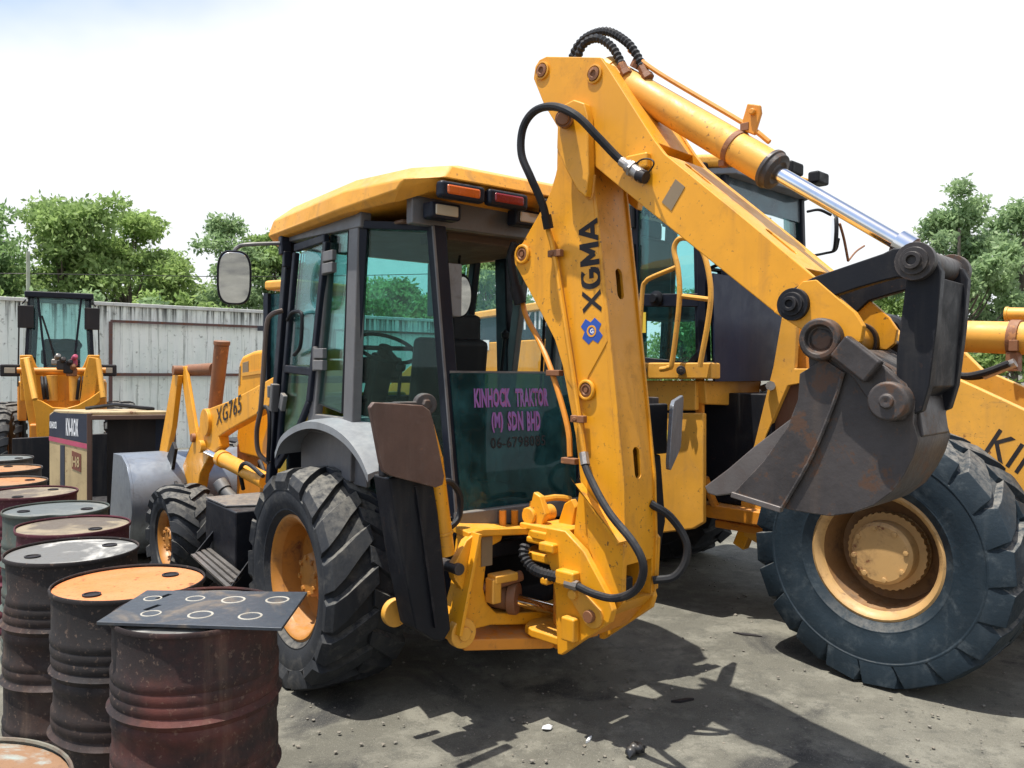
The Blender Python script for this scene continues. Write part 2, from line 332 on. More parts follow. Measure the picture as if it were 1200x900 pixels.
co = np.stack([X, Yg, Z], -1).reshape(-1, 3); ii = np.arange(n*n).reshape(n, n)
fc = np.stack([ii[:-1, :-1], ii[:-1, 1:], ii[1:, 1:], ii[1:, :-1]], -1).reshape(-1, 4)
me = bpy.data.meshes.new('ground'); me.from_pydata(co.tolist(), [], fc.tolist()); me.polygons.foreach_set('use_smooth', [True]*len(me.polygons))
me.materials.append(ground_mat()); gr = bpy.data.objects.new('ground', me); C.objects.link(gr); gr['kind'] = 'structure'

def rock(mb, c, r, rz=.6):
    bm = bmesh.new(); bmesh.ops.create_icosphere(bm, subdivisions=1, radius=1)
    q = [V((v.co.x, v.co.y, v.co.z*rz))*r*random.uniform(.65, 1.15)+V(c) for v in bm.verts]; mb.add(q, [[v.index for v in f.verts] for f in bm.faces]); bm.free()
STONE = worn('grey_stone', (.16, .15, .13), rough=.9, dust=.2)
mb = MB()
for i in range(1700):
    y = 2.6+5.5*random.random()**1.6; x = random.uniform(-.62, .75)*y
    r = random.choice((.004, .006, .008, .012)) if i > 25 else random.uniform(.012, .022)
    rock(mb, (x, y, r*.2), r)
tag(build(mb, 'loose_grit', STONE, smooth=False), 'small loose stones and grit strewn over the yard', kind='stuff')
mb = MB(); p = ground(743, 886)
for i in range(6): rock(mb, p+V((random.uniform(-.025, .025), random.uniform(-.025, .025), .022+random.uniform(0, .03))), random.uniform(.026, .042), .8)
tag(build(mb, 'rubber_lump', worn('black_lump', (.012, .013, .016), rough=.35, dirt=(.05, .05, .06)), ang=60), 'black lump of rubber lying on the bare yard in front', 'rubble')
p = ground(641, 854)
mb = MB().add([p+V(q) for q in ((-.028, -.012, .006), (-.006, -.03, .012), (.02, -.016, .004), (.03, .012, .012), (.008, .016, .018), (-.02, .026, .005))], [(0, 1, 4, 5), (1, 2, 3, 4)])
o = build(mb, 'paper_scrap', WHITE); o.modifiers.new('thick', 'SOLIDIFY').thickness = .0015; tag(o, 'crumpled white paper scrap on the ground', 'litter')
for i, (px, py, a, l, lb) in enumerate(((800, 822, .3, .07, 'short dark flat splinter on the ground below the wheel'), (876, 745, -.4, .10, 'thin dark strip on the ground left of the big tyre'), (690, 868, 1.1, .035, 'tiny pale chip beside the black lump'))):
    p = ground(px, py); d = V((cos(a), sin(a), 0))*l; s = V((-sin(a), cos(a), 0))*l*.22
    tag(build(MB().prism([p-d+s*.3, p-d*.3-s, p+d-s*.2, p+d*.5+s], (0, 0, .012)), 'scrap', INK if i < 2 else WHITE), lb, 'litter')

# ---------------------------------------------------------------- drums
RAD, HGT = .305, .925
def drum_mat(name, col, soot=.75, rustamt=.5, light=(.2, .13, .09)):
    m, t, N, L, b = nodes(name)
    n1 = noise(t, 2.2, 7, .62); n2 = noise(t, 9, 8, .7); st = noise(t, 1, 5, .6, streakvec(t, 10, .9)); n3 = noise(t, 45, 5, .7)
    c = mixc(t, ramp(t, n2, .45, .68, 0, rustamt), col, (.13, .05, .028))
    c = mixc(t, ramp(t, n1, .30, .56, 0, soot), c, (.016, .015, .016))
    c = mixc(t, ramp(t, st, .58, .76, 0, .28), c, light)
    c = mixc(t, ramp(t, n3, .58, .66, 0, .35), c, (.22, .15, .11))
    L(c, b.inputs['Base Color']); L(ramp(t, n2, .3, .7, .55, .9), b.inputs['Roughness']); b.inputs['Specular IOR Level'].default_value = .3
    bp = N('ShaderNodeBump'); bp.inputs['Strength'].default_value = .4; bp.inputs['Distance'].default_value = .006; L(mul(t, n2, mul(t, n3, .4), 'ADD'), bp.inputs['Height']); L(bp.outputs[0], b.inputs['Normal']); return m
def lid_mat(name, base, patch, rust, lo=.45, hi=.6, rlo=.6):
    m, t, N, L, b = nodes(name); n1 = noise(t, 2.6, 7, .6, dist=.5); n2 = noise(t, 12, 8, .72); n3 = noise(t, 60, 4, .7)
    c = mixc(t, ramp(t, n1, lo, hi), base, patch); c = mixc(t, ramp(t, n2, rlo, rlo+.08, 0, .9), c, rust); c = mixc(t, ramp(t, n3, .55, .68, 0, .4), c, rust)
    L(c, b.inputs['Base Color']); L(ramp(t, n2, .3, .7, .55, .9), b.inputs['Roughness'])
    bp = N('ShaderNodeBump'); bp.inputs['Strength'].default_value = .3; bp.inputs['Distance'].default_value = .004; L(n2, bp.inputs['Height']); L(bp.outputs[0], b.inputs['Normal']); return m
def drum(cx, cy, shellm, lidm, label, rot=0, dents=(), h=HGT, bung=((.62, .35), (.62, 2.9)), lean=(0, 0)):
    fr = Frame(cx, cy, rot)
    t = thing('oil_drum', label, 'drum', fr, 'old steel drums standing in a row')
    R = RAD-.012; prof = [(R-.02, .012), (R+.010, .0), (R+.012, .02), (R, .035)]
    def bump(z, a): return [(R, z-.026), (R+.006, z-.014), (R+a, z), (R+.006, z+.014), (R, z+.026)]
    for z in (.09, .13): prof += bump(z*h/.925, .008)
    prof += bump(h*.36, .019)
    for z in (.42, .465): prof += bump(h*z, .006)
    for z in (.60,): prof += bump(h*z, .006)
    prof += bump(h*.655, .019)
    for z in (.70, .745, .79): prof += bump(h*z, .007)
    prof += [(R, h-.03), (R+.002, h-.014), (R-.004, h-.012)]
    def dent(mb):
        q = []
        for x, y, z in mb.v:
            p = V((x, y, z))
            for a, zc, depth, sa, sz in dents:
                ang = (atan2(y, x)-(a-rot)+pi) % (2*pi)-pi; k = depth*exp(-(ang/sa)**2-((z-zc)/sz)**2); rr = hypot(x, y)
                if rr > .05: p.x -= x/rr*k*min(1, rr/R); p.y -= y/rr*k*min(1, rr/R)
            p.x += lean[0]*z; p.y += lean[1]*z
            q.append(tuple(p))
        mb.v = q; return mb
    build(dent(MB().lathe(prof, (0, 0, 0), (0, 0, 1), 56, caps=False)), 'shell', shellm, t, fr, ang=50)
    build(dent(MB().lathe([(R+.001, h-.014), (R+.009, h-.016), (R+.011, h-.004), (R+.008, h+.002), (R+.003, h+.002), (R+.001, h-.004)], (0, 0, 0), (0, 0, 1), 56, caps=False).add([], [])), 'rim', shellm, t, fr, ang=60)
    lid = build(dent(MB().lathe([(.001, h-.0105), (R*.45, h-.011), (R*.84, h-.011), (R*.90, h-.0125), (R+.002, h-.012)], (0, 0, 0), (0, 0, 1), 48)), 'lid', lidm, t, fr, ang=60)
    for rr, a in bung:
        x, y = R*rr*cos(a-rot), R*rr*sin(a-rot)
        build(MB().lathe([(.034, h-.012), (.036, h-.004), (.028, h-.003), (.026, h-.008), (.001, h-.008)], (x, y, 0), (0, 0, 1), 18), 'bung_cap', INK, t, fr)
    return t
SOOT = drum_mat('sooty_drum_paint', (.05, .03, .025), .93, .35); SOOTR = drum_mat('sooty_red_drum_paint', (.105, .032, .026), .93, .5)
MAROON = drum_mat('maroon_drum_paint', (.11, .018, .034), .45, .25, (.15, .07, .075)); GREEN = drum_mat('grey_green_drum_paint', (.085, .11, .095), .35, .25); GREYD = drum_mat('grey_drum_paint', (.11, .11, .105), .6, .35)
LORG = lid_mat('orange_rusty_lid', (.56, .165, .04), (.50, .22, .09), (.08, .032, .015), .35, .7, .58)
LOR2 = lid_mat('dull_orange_lid', (.40, .16, .05), (.30, .17, .08), (.08, .035, .018), .4, .6, .55)
LGRY = lid_mat('grey_dusty_lid', (.13, .13, .125), (.46, .45, .42), (.09, .06, .045), .52, .62, .66)
LTAN = lid_mat('tan_dusty_lid', (.105, .085, .065), (.25, .205, .135), (.07, .04, .028), .48, .60, .60)
LGR2 = lid_mat('slate_dusty_lid', (.10, .115, .115), (.20, .20, .18), (.05, .04, .035), .5, .66, .64)
TUR = drum_mat('rusty_turquoise_drum_paint', (.20, .19, .15), .4, .8)
LTUR = lid_mat('pale_turquoise_lid', (.26, .30, .275), (.22, .12, .06), (.12, .06, .03), .40, .47, .62)
pA = V((-1.185, 3.06, 0)); pB = ground(152, 681, HGT); pC = ground(85, 644, HGT); pD = ground(85, 615, HGT); pE = ground(64, 600, HGT)
pG = ground(38, 578, HGT); pH = ground(2, 566, HGT); pI = ground(-14, 555, HGT); pJ = ground(-36, 545, HGT); pK = ground(-104, 941, HGT)
drum(pA.x, pA.y, SOOTR, LGRY, 'sooty dark red drum with a steel plate on top, nearest to the wheel', .4, ((-1.9, .5, .010, .4, .06), (-.9, .28, .014, .35, .10), (-1.3, .72, .007, .3, .05)))
drum(pB.x, pB.y, SOOT, LORG, 'dark drum with a bright orange lid behind the plate covered drum', 1.1, ((-2.9, .55, .025, .35, .1), (-2.2, .3, .015, .4, .1)), bung=((.66, 4.35), (.62, .9)))
drum(pC.x, pC.y, SOOT, LGRY, 'dented dark drum with a grey white streaked lid at the left edge', 2.0, ((-2.75, .78, .055, .30, .09), (-1.5, .45, .018, .4, .12), (-.7, .7, .012, .3, .08)), bung=((.6, 3.9), (.62, .9)))
drum(pD.x, pD.y, MAROON, LTAN, 'maroon drum with a dusty tan lid behind the grey lidded drum', .2, ((-2.6, .85, .03, .3, .09),), bung=((.6, 5.9),))
drum(pE.x-.06, pE.y+.13, GREEN, LGR2, 'grey green drum with a slate lid creased across the front', .9, ((-1.2, .88, .05, .2, .12),), bung=((.62, 3.6), (.6, .2)))
drum(pG.x-.05, pG.y+.06, MAROON, LTAN, 'dark red drum with a tan lid between slate lid and orange lids', 1.9, (), bung=((.62, 1.2), (.6, 4.8)))
drum(pH.x-.05, pH.y+.10, GREYD, LOR2, 'drum with an orange lid, nearer of the two in the back of the row', .3, (), bung=((.62, .8),))
drum(pI.x-.1, pI.y+.35, GREYD, LOR2, 'drum with an orange lid, farther of the two in the back of the row', 2.3, (), bung=((.62, 1.9),))
drum(pJ.x-.1, pJ.y+.55, GREYD, LGR2, 'grey drum with a slate lid farthest back in the row', 1.3, (), bung=((.6, .4),))
drum(pK.x, pK.y, TUR, LTUR, 'drum with a pale turquoise and rust brown lid in the near left corner', .1, (), bung=((.6, 3.2),))
# the plate lying on the nearest drum
PL = Frame(pA.x, pA.y, 0); zt = HGT+.004
cs = [PL.on(x, y, 'z', zt+.014) for x, y in ((113, 728), (172, 691), (360, 693), (330, 735))]
cs[0].z = cs[1].z = cs[2].z = cs[3].z = zt+.012
def platemat():
    m, t, N, L, b = nodes('grey_steel_plate'); n1 = noise(t, 4, 6, .6, dist=.6); n2 = noise(t, 30, 6, .7)
    c = mixc(t, ramp(t, n1, .5, .64), (.060, .070, .085), (.21, .165, .12)); c = mixc(t, ramp(t, n2, .5, .7, 0, .5), c, (.10, .10, .10)); L(c, b.inputs['Base Color'])
    L(ramp(t, n2, .3, .7, .28, .5), b.inputs['Roughness']); b.inputs['Metallic'].default_value = .4; return m
t = thing('steel_plate', 'square grey steel plate with ring marks lying on the nearest drum', 'plate', PL)
o = build(MB().prism([V((p.x, p.y, zt)) for p in cs], (0, 0, .012)), 'sheet', platemat(), t, PL, bevel=.0015)
def lerp2(u, v): return (cs[0]*(1-u)+cs[3]*u)*(1-v)+(cs[1]*(1-u)+cs[2]*u)*v
k = MB()
for u, v in ((.185, .45), (.16, .80)):
    c = lerp2(u-.02, v-.085); d = lerp2(u+.02, v+.085); k.bar(V((c.x, c.y, zt+.006)), V((d.x, d.y, zt+.006)), .022, .05, (1, 0, 0))
cut(o, k)
RING = lid_mat('pale_ring_burn', (.36, .34, .29), (.15, .13, .10), (.06, .05, .05), .5, .7, .62)
for u, v, s in ((.22, .27, .8), (.52, .27, 1), (.82, .27, .95), (.10, .72, .75), (.37, .74, .8), (.62, .72, 1), (.90, .74, 1)):
    p = lerp2(u*.93+.02, v)
    rm = build(MB().lathe([(.037*s, 0), (.038*s, .0015), (.045*s, .0015), (.046*s, 0)], (p.x, p.y, zt+.0118), (0, 0, 1), 28, caps=False), 'ring_mark', RING, t, PL, smooth=False)

# ---------------------------------------------------------------- wheels
def wheel(parent, fr, c, axis, R, w, rr, tm, rm, nl=20, sweep=.34, lugw=.16, lh=.045, hub=.17, dish=.12, bolts=10, flip=1, deep=0, squash=.0, bulge=.5, dm=None, sh=1.0, gear=0):
    c = V(c); u, q, ax = basis(axis); Rb = R-lh
    def P(r, a, h):
        p = c+u*(r*cos(a))+q*(r*sin(a))+ax*h
        lo = c.z-R+squash
        if p.z < lo+.10: p += ax*(.35*(lo+.10-p.z)*(1 if h > 0 else -1) if squash else 0)
        if p.z < lo: p.z = lo
        return p
    def lath(mb, prof, n, caps=False):
        vs = []; fs = []; m = len(prof)
        for i in range(n): vs += [P(r, 2*pi*i/n, h) for r, h in prof]
        for i in range(n):
            for k in range(m-1): fs.append((i*m+k, ((i+1) % n)*m+k, ((i+1) % n)*m+k+1, i*m+k+1))
        if caps: fs += [tuple(i*m for i in range(n)), tuple(i*m+m-1 for i in reversed(range(n)))]
        return mb.add(vs, fs)
    # rim: outer flange, well, dish
    rim = MB(); h0 = w*.40
    lath(rim, [(rr-.03, -h0), (rr+.012, -h0), (rr+.016, -h0+.02), (rr-.03, -h0+.05), (rr-.05, 0), (rr-.03, h0-.05), (rr+.016, h0-.018), (rr+.018, h0), (rr+.004, h0+.006), (rr-.014, h0-.004),
               (rr-.030, h0-.035), (rr-.036, h0-.05)], 48)
    wo = build(rim, 'wheel', rm, parent, fr, ang=40)
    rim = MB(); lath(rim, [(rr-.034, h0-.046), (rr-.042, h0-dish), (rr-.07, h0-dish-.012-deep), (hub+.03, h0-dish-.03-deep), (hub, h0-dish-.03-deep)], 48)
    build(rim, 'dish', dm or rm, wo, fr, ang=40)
    hb = MB(); d0 = h0-dish-.03-deep
    lath(hb, [(hub+.035, d0-.01), (hub+.04, d0+.035), (hub+.012, d0+.05), (hub, d0+.06), (hub*.96, d0+.10+deep*.6), (hub*.86, d0+.118+deep*.6), (.001, d0+.12+deep*.6)], 40)
    build(hb, 'hub', rm, wo, fr, ang=30)
    for i in range(bolts):
        a = 2*pi*i/bolts+.2; rb = hub*.8; p = P(rb, a, d0+.112+deep*.6)
        build(MB().lathe([(.016, 0), (.016, .018), (.001, .02)], p, ax, 6), 'bolt', rm, wo, fr, ang=20)
    ty = MB(); B = w/2
    prof = [(rr+.005, -h0+.01), (rr+.03, -h0-.01), (rr+(Rb-rr)*.16, -B*.90), (rr+(Rb-rr)*.19, -B*.935), (rr+(Rb-rr)*.22, -B*.93), (rr+(Rb-rr)*.34, -B*.99), (rr+(Rb-rr)*bulge, -B*1.03), (rr+(Rb-rr)*.66, -B*1.025), (rr+(Rb-rr)*.68, -B*1.042), (rr+(Rb-rr)*.71, -B*1.038), (rr+(Rb-rr)*.72, -B*1.018), (rr+(Rb-rr)*.80, -B*.995), (Rb-.018, -B*.93), (Rb-.003, -B*.80), (Rb+.004, -B*.4), (Rb+.008, 0)]
    prof += [(r, -h) for r, h in reversed(prof[:-1])]
    lath(ty, prof, 80)
    for s in (-1, 1):
        for k in range(nl):
            a0 = 2*pi*(k+(0 if s > 0 else .5))/nl; st = []
            for f, hh, rb, rt, wd in ((-.06, -.03*s*0, Rb, R, .62), (.34, .36, Rb, R+.002, .80), (.72, .76, Rb-.004, R-.003, 1.0), (.95, .97, Rb-.03, R-.020, 1.12), (1.06, 1.035, rr+(Rb-rr)*.72, rr+(Rb-rr)*.86+.012*sh, 1.1)):
                a = a0+flip*sweep*max(0, f); e = lugw*wd/R/2; hgt = s*B*(f if f < .9 else hh)
                if f > .9: hgt = s*B*hh
                ho = hgt+(s*.022*sh if f > 1 else 0)
                st.append((P(rb-.01, a-e, hgt), P(rt, a-e*.78, ho), P(rt, a+e*.78, ho), P(rb-.01, a+e, hgt)))
            vs = [p for q4 in st for p in q4]; fs = []
            for i in range(4):
                b = i*4; fs += [(b, b+4, b+5, b+1), (b+1, b+5, b+6, b+2), (b+2, b+6, b+7, b+3)]
            fs += [(0, 1, 2, 3), (16, 19, 18, 17)]
            ty.add(vs, fs)
    if gear:
        g = MB(); pts = [P((hub+.043) if (i//2) % 2 else (hub+.037), 2*pi*i/(gear*4), d0+.03+deep*.5) for i in range(gear*4)]; build(g.prism(pts, ax*-.05), 'gear_ring', rm, wo, fr, smooth=False)
    build(ty, 'tyre', tm, wo, fr, ang=38, bevel=.011)
    return wo

# ---------------------------------------------------------------- the backhoe loader
BH = Frame(-.48, 5.248, radians(128))
bh = thing('backhoe_loader', 'yellow backhoe loader with raised boom and grey cab, standing in the middle', 'backhoe', BH)
def P_(name, mb, mat, parent=None, **k): return build(mb, name, mat, parent or bh, BH, **k)
by = lambda px, py, L: BH.on(px, py, 'y', L)
bx = lambda px, py, F: BH.on(px, py, 'x', F)
for s in (1, -1):
    wheel(bh, BH, (0, s*.77, .625), (0, s, 0), .632, .49, .345, TIRE, RIM, nl=17, sweep=.33*1, lugw=.185, lh=.040, sh=.5, hub=.13, dish=.17, bolts=8, flip=-s, squash=.012)
    wheel(bh, BH, (2.42, s*.90, .43), (0, s, 0), .436, .33, .215, TIRE, RIM, nl=16, sweep=.42, lugw=.11, lh=.032, hub=.10, dish=.10, bolts=8, flip=s, squash=.008)
# chassis and axles
P_('chassis', MB().box((.9, 0, .78), (3.6, .5, .36)).box((2.42, 0, .45), (.22, 1.4, .2)).box((0, 0, .62), (.34, 1.3, .32)).box((-.5, 0, .62), (.8, .62, .5)), BLK, bevel=.02)
P_('front_frame', MB().box((2.2, 0, .86), (1.5, .56, .55)), YO, bevel=.03)
# bonnet, long and yellow, in front of the cab
P_('bonnet', MB().prism([(.95, .34, 1.05), (2.7, .34, 1.05), (2.78, .34, 1.2), (2.7, .34, 1.46), (.95, .34, 1.66)], (0, -.68, 0)), Y, bevel=.03)
P_('loader_tower', MB().prism([(.98, .52, .75), (1.75, .52, .75), (1.68, .52, 1.25), (1.35, .52, 1.72), (1.05, .52, 1.86), (.98, .52, 1.7)], (0, -.1, 0)).prism([(.98, -.42, .75), (1.75, -.42, .75), (1.68, -.42, 1.25), (1.35, -.42, 1.72), (1.05, -.42, 1.86), (.98, -.42, 1.7)], (0, -.1, 0)), YO, bevel=.012)
# cab: floor, lower walls, posts
T0, T1 = by(425, 262, .75), by(338, 279, .75)
P_('cab_floor', MB().box((.02, 0, 1.02), (1.75, 1.36, .07)).box((.88, 0, 1.2), (.05, 1.3, .34)), BLK, bevel=.01)
zt_ = 2.68
Fr_, Ff = T0.x, T1.x+.03
for s, w in ((1, 1), (-1, 1)):
    L = .74*s
    a = MB()
    a.bar((Ff, L, 2.69), (Fr_-.02, L, 2.655), .07, .09, (0, 1, 0))
    q0, q1 = by(420, 258, .74), by(409, 500, .74)
    a.bar((q0.x, L, q0.z), (q1.x-.02, L, 1.2), .06, .115, (0, 1, 0))
    q0, q1 = by(386.5, 280, .74), by(369, 484, .74)
    a.bar((q0.x, L, q0.z-.02), (q1.x, L, 1.47), .055, .085, (0, 1, 0))
    q0, q1 = by(367, 487, .74), by(413, 500, .74)
    a.bar((q0.x+.03, L, 1.50), (q1.x, L, 1.50), .05, .11, (0, 1, 0))
    a.box((q1.x*.5+q0.x*.5, L*.985, 1.33), (abs(q0.x-q1.x)+.35, .03, .3))
    P_('side_frame', a, GREY, bevel=.008)
    q0, q1 = by(340, 283, .74), by(319, 545, .74)
    P_('front_post', MB().bar((q0.x, L, q0.z+.02), (q1.x+.02, L, 1.03), .06, .075, (0, 1, 0)), NAVY, bevel=.01)
    # fixed side pane
    c4 = [by(a_, b_, .735) for a_, b_ in ((391, 266), (411, 266), (403, 484), (373, 472))]
    pts = [V((p.x, L, p.z)) for p in c4]; pts[0].x += .0
    P_('side_pane', MB().prism(pts, (0, .008, 0)), GLASS if s > 0 else GLASSC, smooth=False)
    P_('pane_seal', MB().tube([pts[0], pts[1], pts[2], pts[3], pts[0]], .012, 6, 1), SEATM)
# rear corner panes and rear window frame
RT = [V((-.72, .49, 2.60)), V((-.85, .40, .98))]
for s in (1, -1):
    m = lambda p: V((p[0], p[1]*s, p[2]))
    tl = m(by(428, 264, .73)); bl = m(V((-.22, .73, 1.16))); tr = m(RT[0]+V((0, .0, .0))); br = m(RT[1])
    P_('corner_pane', MB().add([tl, tr, br, bl, tl+m((.008, -.008, 0)), tr+m((.008, -.008, 0)), br+m((.008, -.008, 0)), bl+m((.008, -.008, 0))], [(0, 1, 2, 3), (4, 5, 6, 7), (0, 1, 5, 4), (1, 2, 6, 5), (2, 3, 7, 6), (3, 0, 4, 7)]), GLASSC if s < 0 else GLASS, smooth=False)
    dd = m((-.03, .03, 0))
    a = MB().bar(tl+V((0, 0, .03)), bl, .05, .045, dd).bar(tl, tr, .045, .07, (0, 0, 1)).bar(bl, br, .05, .05, (0, 0, 1))
    P_('corner_frame', a, NAVY, bevel=.006)
    P_('rear_post', MB().bar(tr+V((0, 0, .06)), br+V((0, 0, -.03)), .07, .09, (1, 0, 0)), NAVY, bevel=.012)
    P_('edge_strip', MB().bar(tr+m((-.04, .04, 0)), br+m((-.04, .04, 0)), .012, .012, (1, 0, 0)), GREY)
P_('rear_header', MB().prism([(-.70, .66, 2.60), (-.70, .66, 2.77), (-.70, -.66, 2.77), (-.70, -.66, 2.60)], (-.06, 0, 0)), GREY, bevel=.008)
P_('rear_sill', MB().prism([(-.85, .45, .99), (-.85, .45, 1.085), (-.85, -.45, 1.085), (-.85, -.45, .99)], (-.07, 0, 0)).box((-.54, 0, 1.0), (.62, .86, .05)), GREY, bevel=.008)
# lower rear pane with its lettering
gz = bx(560, 437, -.775).z
def rp(L, z): return V((-.72-.13*(2.60-z)/1.62-.035, L, z))
def rear(px, py):
    p = bx(px, py, -.8)
    for _ in range(4): p = bx(px, py, -.755-.13*(2.60-p.z)/1.62)
    return p
lo = .41; hi = .455
P_('rear_pane', MB().prism([rp(lo, 1.088), rp(hi, gz), rp(-hi, gz), rp(-lo, 1.088)], (-.008, 0, 0)), GLASSD, smooth=False)
P_('pane_edge', MB().bar(rp(hi, gz+.004), rp(-hi, gz+.004), .016, .014, (1, 0, 0)), GREY)
def rtext(s, x0, x1, yb, yt, mat, bold):
    a, b, c = rear(x0, yb), rear(x1, yb-(x1-x0)*.02), rear(x0, yt); xd = V((0, -1, 0)); yd = (rp(0, 2)-rp(0, 1)).normalized()
    return text(s, a+V((-.010, 0, 0)), xd, yd, (c-a).length, mat, bh, BH, w=(b-a).length, bold=bold)
for mat, dx, dz, bd in ((PNK, .0, 0, .05), (LIL, .004, .0015, .018)):
    for o in (rtext('KINHOCK', 554.5, 597, 478, 455, mat, bd), rtext('TRAKTOR', 603, 641, 477, 455, mat, bd), rtext('(M)', 575, 588.5, 507, 483, mat, bd), rtext('SDN', 594, 612, 505, 482, mat, bd), rtext('BHD', 616.5, 632, 505, 482, mat, bd)):
        for v in o.data.vertices: v.co.x -= dx*.5
rtext('06-6798085', 574, 638, 526, 513, INK, .01)
# windscreen side of the cab
P_('windscreen_frame', MB().bar((Ff, .74, 2.68), (Ff, -.74, 2.68), .07, .08, (0, 0, 1)).bar((Ff+.22, .72, 1.75), (Ff+.22, -.72, 1.75), .05, .05, (0, 0, 1)), NAVY, bevel=.008)
P_('windscreen', MB().prism([(Ff+.02, .70, 2.65), (Ff+.02, -.70, 2.65), (Ff+.24, -.70, 1.1), (Ff+.24, .70, 1.1)], (.008, 0, 0)), GLASSL, smooth=False)
# right side of the cab: one wide pane and a post in the middle
rA, rB = by(590, 292, -.74), by(594, 442, -.74)
P_('right_post', MB().bar((rA.x, -.74, 2.67), (rB.x-.02, -.74, 1.1), .07, .13, (0, 1, 0)), NAVY, bevel=.012)
P_('right_wall', MB().box((.25, -.74, 1.22), (1.3, .04, .4)), NAVY, bevel=.01)
for a, b in ((Ff-.03, rA.x+.08),):
    P_('right_pane', MB().prism([(a+.05, -.735, 2.62), (b, -.735, 2.62), (b-.1, -.735, 1.42), (a+.2, -.735, 1.42)], (0, -.008, 0)), GLASSC, smooth=False)
# door with two panes, hinges and a rail
dl = [(349, 291), (381, 281), (362, 470), (331, 548), (325, 548)]
D = lambda px, py, o=.775: by(px, py, o)
do = P_('door', MB().bar(D(347, 296), D(325.5, 545), .035, .045, (0, 1, 0)).bar(D(347, 291), D(383, 279), .035, .05, (0, 1, 0)).bar(D(383, 283), D(363, 470), .035, .05, (0, 1, 0))
        .bar(D(334, 432), D(366, 436), .035, .05, (0, 1, 0)).bar(D(363, 470), D(346, 512), .035, .04, (0, 1, 0)).bar(D(346, 512), D(325, 547), .035, .04, (0, 1, 0)), NAVY, bevel=.008)
P_('door_pane', MB().prism([D(351, 297), D(381, 285), D(366.5, 432), D(337, 429)], (0, -.008, 0)), GLASSL, do, smooth=False)
P_('door_pane', MB().prism([D(334, 437), D(365, 440), D(362, 470), D(346, 511), D(327, 544)], (0, -.008, 0)), GLASS, do, smooth=False)
for px, py in ((386, 307), (375, 421)):
    h = D(px, py, .79)
    P_('hinge', MB().box(h+V((0, 0, .035)), (.13, .03, .06)).box(h-V((0, 0, .035)), (.13, .034, .06)).cyl(h+V((.075, -.005, -.07)), h+V((.075, -.005, .075)), .018, n=10), GREY, do, bevel=.012)
P_('door_handle', MB().tube([D(337, 375, .8), D(343, 366, .82), D(352, 366, .82), D(354, 375, .82), D(352, 405, .82), D(345, 416, .8)], .012, 8), SEATM, do)
P_('door_latch', MB().bar(D(333, 462, .80), D(330, 480, .80), .03, .06, (0, 1, 0)), GREY, do, bevel=.006)
P_('latch_bracket', MB().bar(D(322.5, 450, .80), D(320.5, 482, .80), .05, .05, (0, 1, 0)).cyl(D(317, 452, .8), D(317, 466, .8), .022, n=10), GREY, bevel=.006)
# roof: a shallow yellow cap with a tail overhang
ro = MB(); ring = []
def rr_(z, ov, f0, f1, ch): return [V(p) for p in ((f1, .66+ov-ch, z), (f1-.3, .78+ov, z), (-.35, .80+ov, z), (f0+.16, .70+ov, z), (f0, .56+ov, z), (f0, -.56-ov, z), (f0+.16, -.70-ov, z), (-.35, -.80-ov, z), (f1-.3, -.78-ov, z), (f1, -.66-ov+ch, z))]
rows = [rr_(2.675, .03, -.86, 1.02, .05), rr_(2.70, .06, -.93, 1.06, .05), rr_(2.795, .045, -.97, 1.0, .06), rr_(2.865, -.03, -.93, .86, .08), rr_(2.905, -.16, -.80, .62, .1), rr_(2.925, -.40, -.55, .30, .12)]
for i, r in enumerate(rows):
    for p in r:
        t = (p.x+.93)/2.0; p.z += .012-.030*t*t+(.03*(1-min(1, abs(p.y)/.8)) if i >= 3 else 0)
        if i < 2: p.z += .105*max(0, 1-abs(p.x+.95)/.30)
vs = [p for r in rows for p in r]; k = 10; fs = []
for i in range(len(rows)-1):
    for j in range(k): fs.append((i*k+j, i*k+(j+1) % k, (i+1)*k+(j+1) % k, (i+1)*k+j))
fs += [tuple(range(k-1, -1, -1)), tuple((len(rows)-1)*k+j for j in range(k))]
roof = P_('roof', ro.add(vs, fs), YR, bevel=.03, ang=24, seg=3)
# a recess above the rear corner, then the lamps along the tail edge
for L0, L1, mat, nm in ((.60, .37, AMBER, 'turn_lamp'), (.30, .08, REDL, 'tail_lamp'), (-.08, -.30, REDL, 'tail_lamp'), (-.37, -.60, AMBER, 'turn_lamp')):
    P_('lamp_recess', MB().box((-.952, (L0+L1)/2, 2.752), (.06, L0-L1+.05, .088)), NAVY, roof, bevel=.02)
    P_(nm, MB().box((-.975, (L0+L1)/2, 2.752), (.03, L0-L1-.02, .052)), mat, roof, bevel=.014)
for L, z, d in ((.52, 2.665, .03), (-.02, 2.69, .05), (-.52, 2.665, .03)):
    wl = P_('work_lamp', MB().box((-.80-d, L, z), (.09, .19 if L else .15, .09 if L else .12)), NAVY, bevel=.015)
    P_('lamp_glass', MB().box((-.849-d, L, z), (.012, .14 if L else .09, .055 if L else .085)), LENS, wl, bevel=.006)
P_('headliner', MB().box((.05, 0, 2.63), (1.38, 1.30, .02)).box((-.4, .05, 2.60), (.3, .5, .05)), HEAD, bevel=.01)
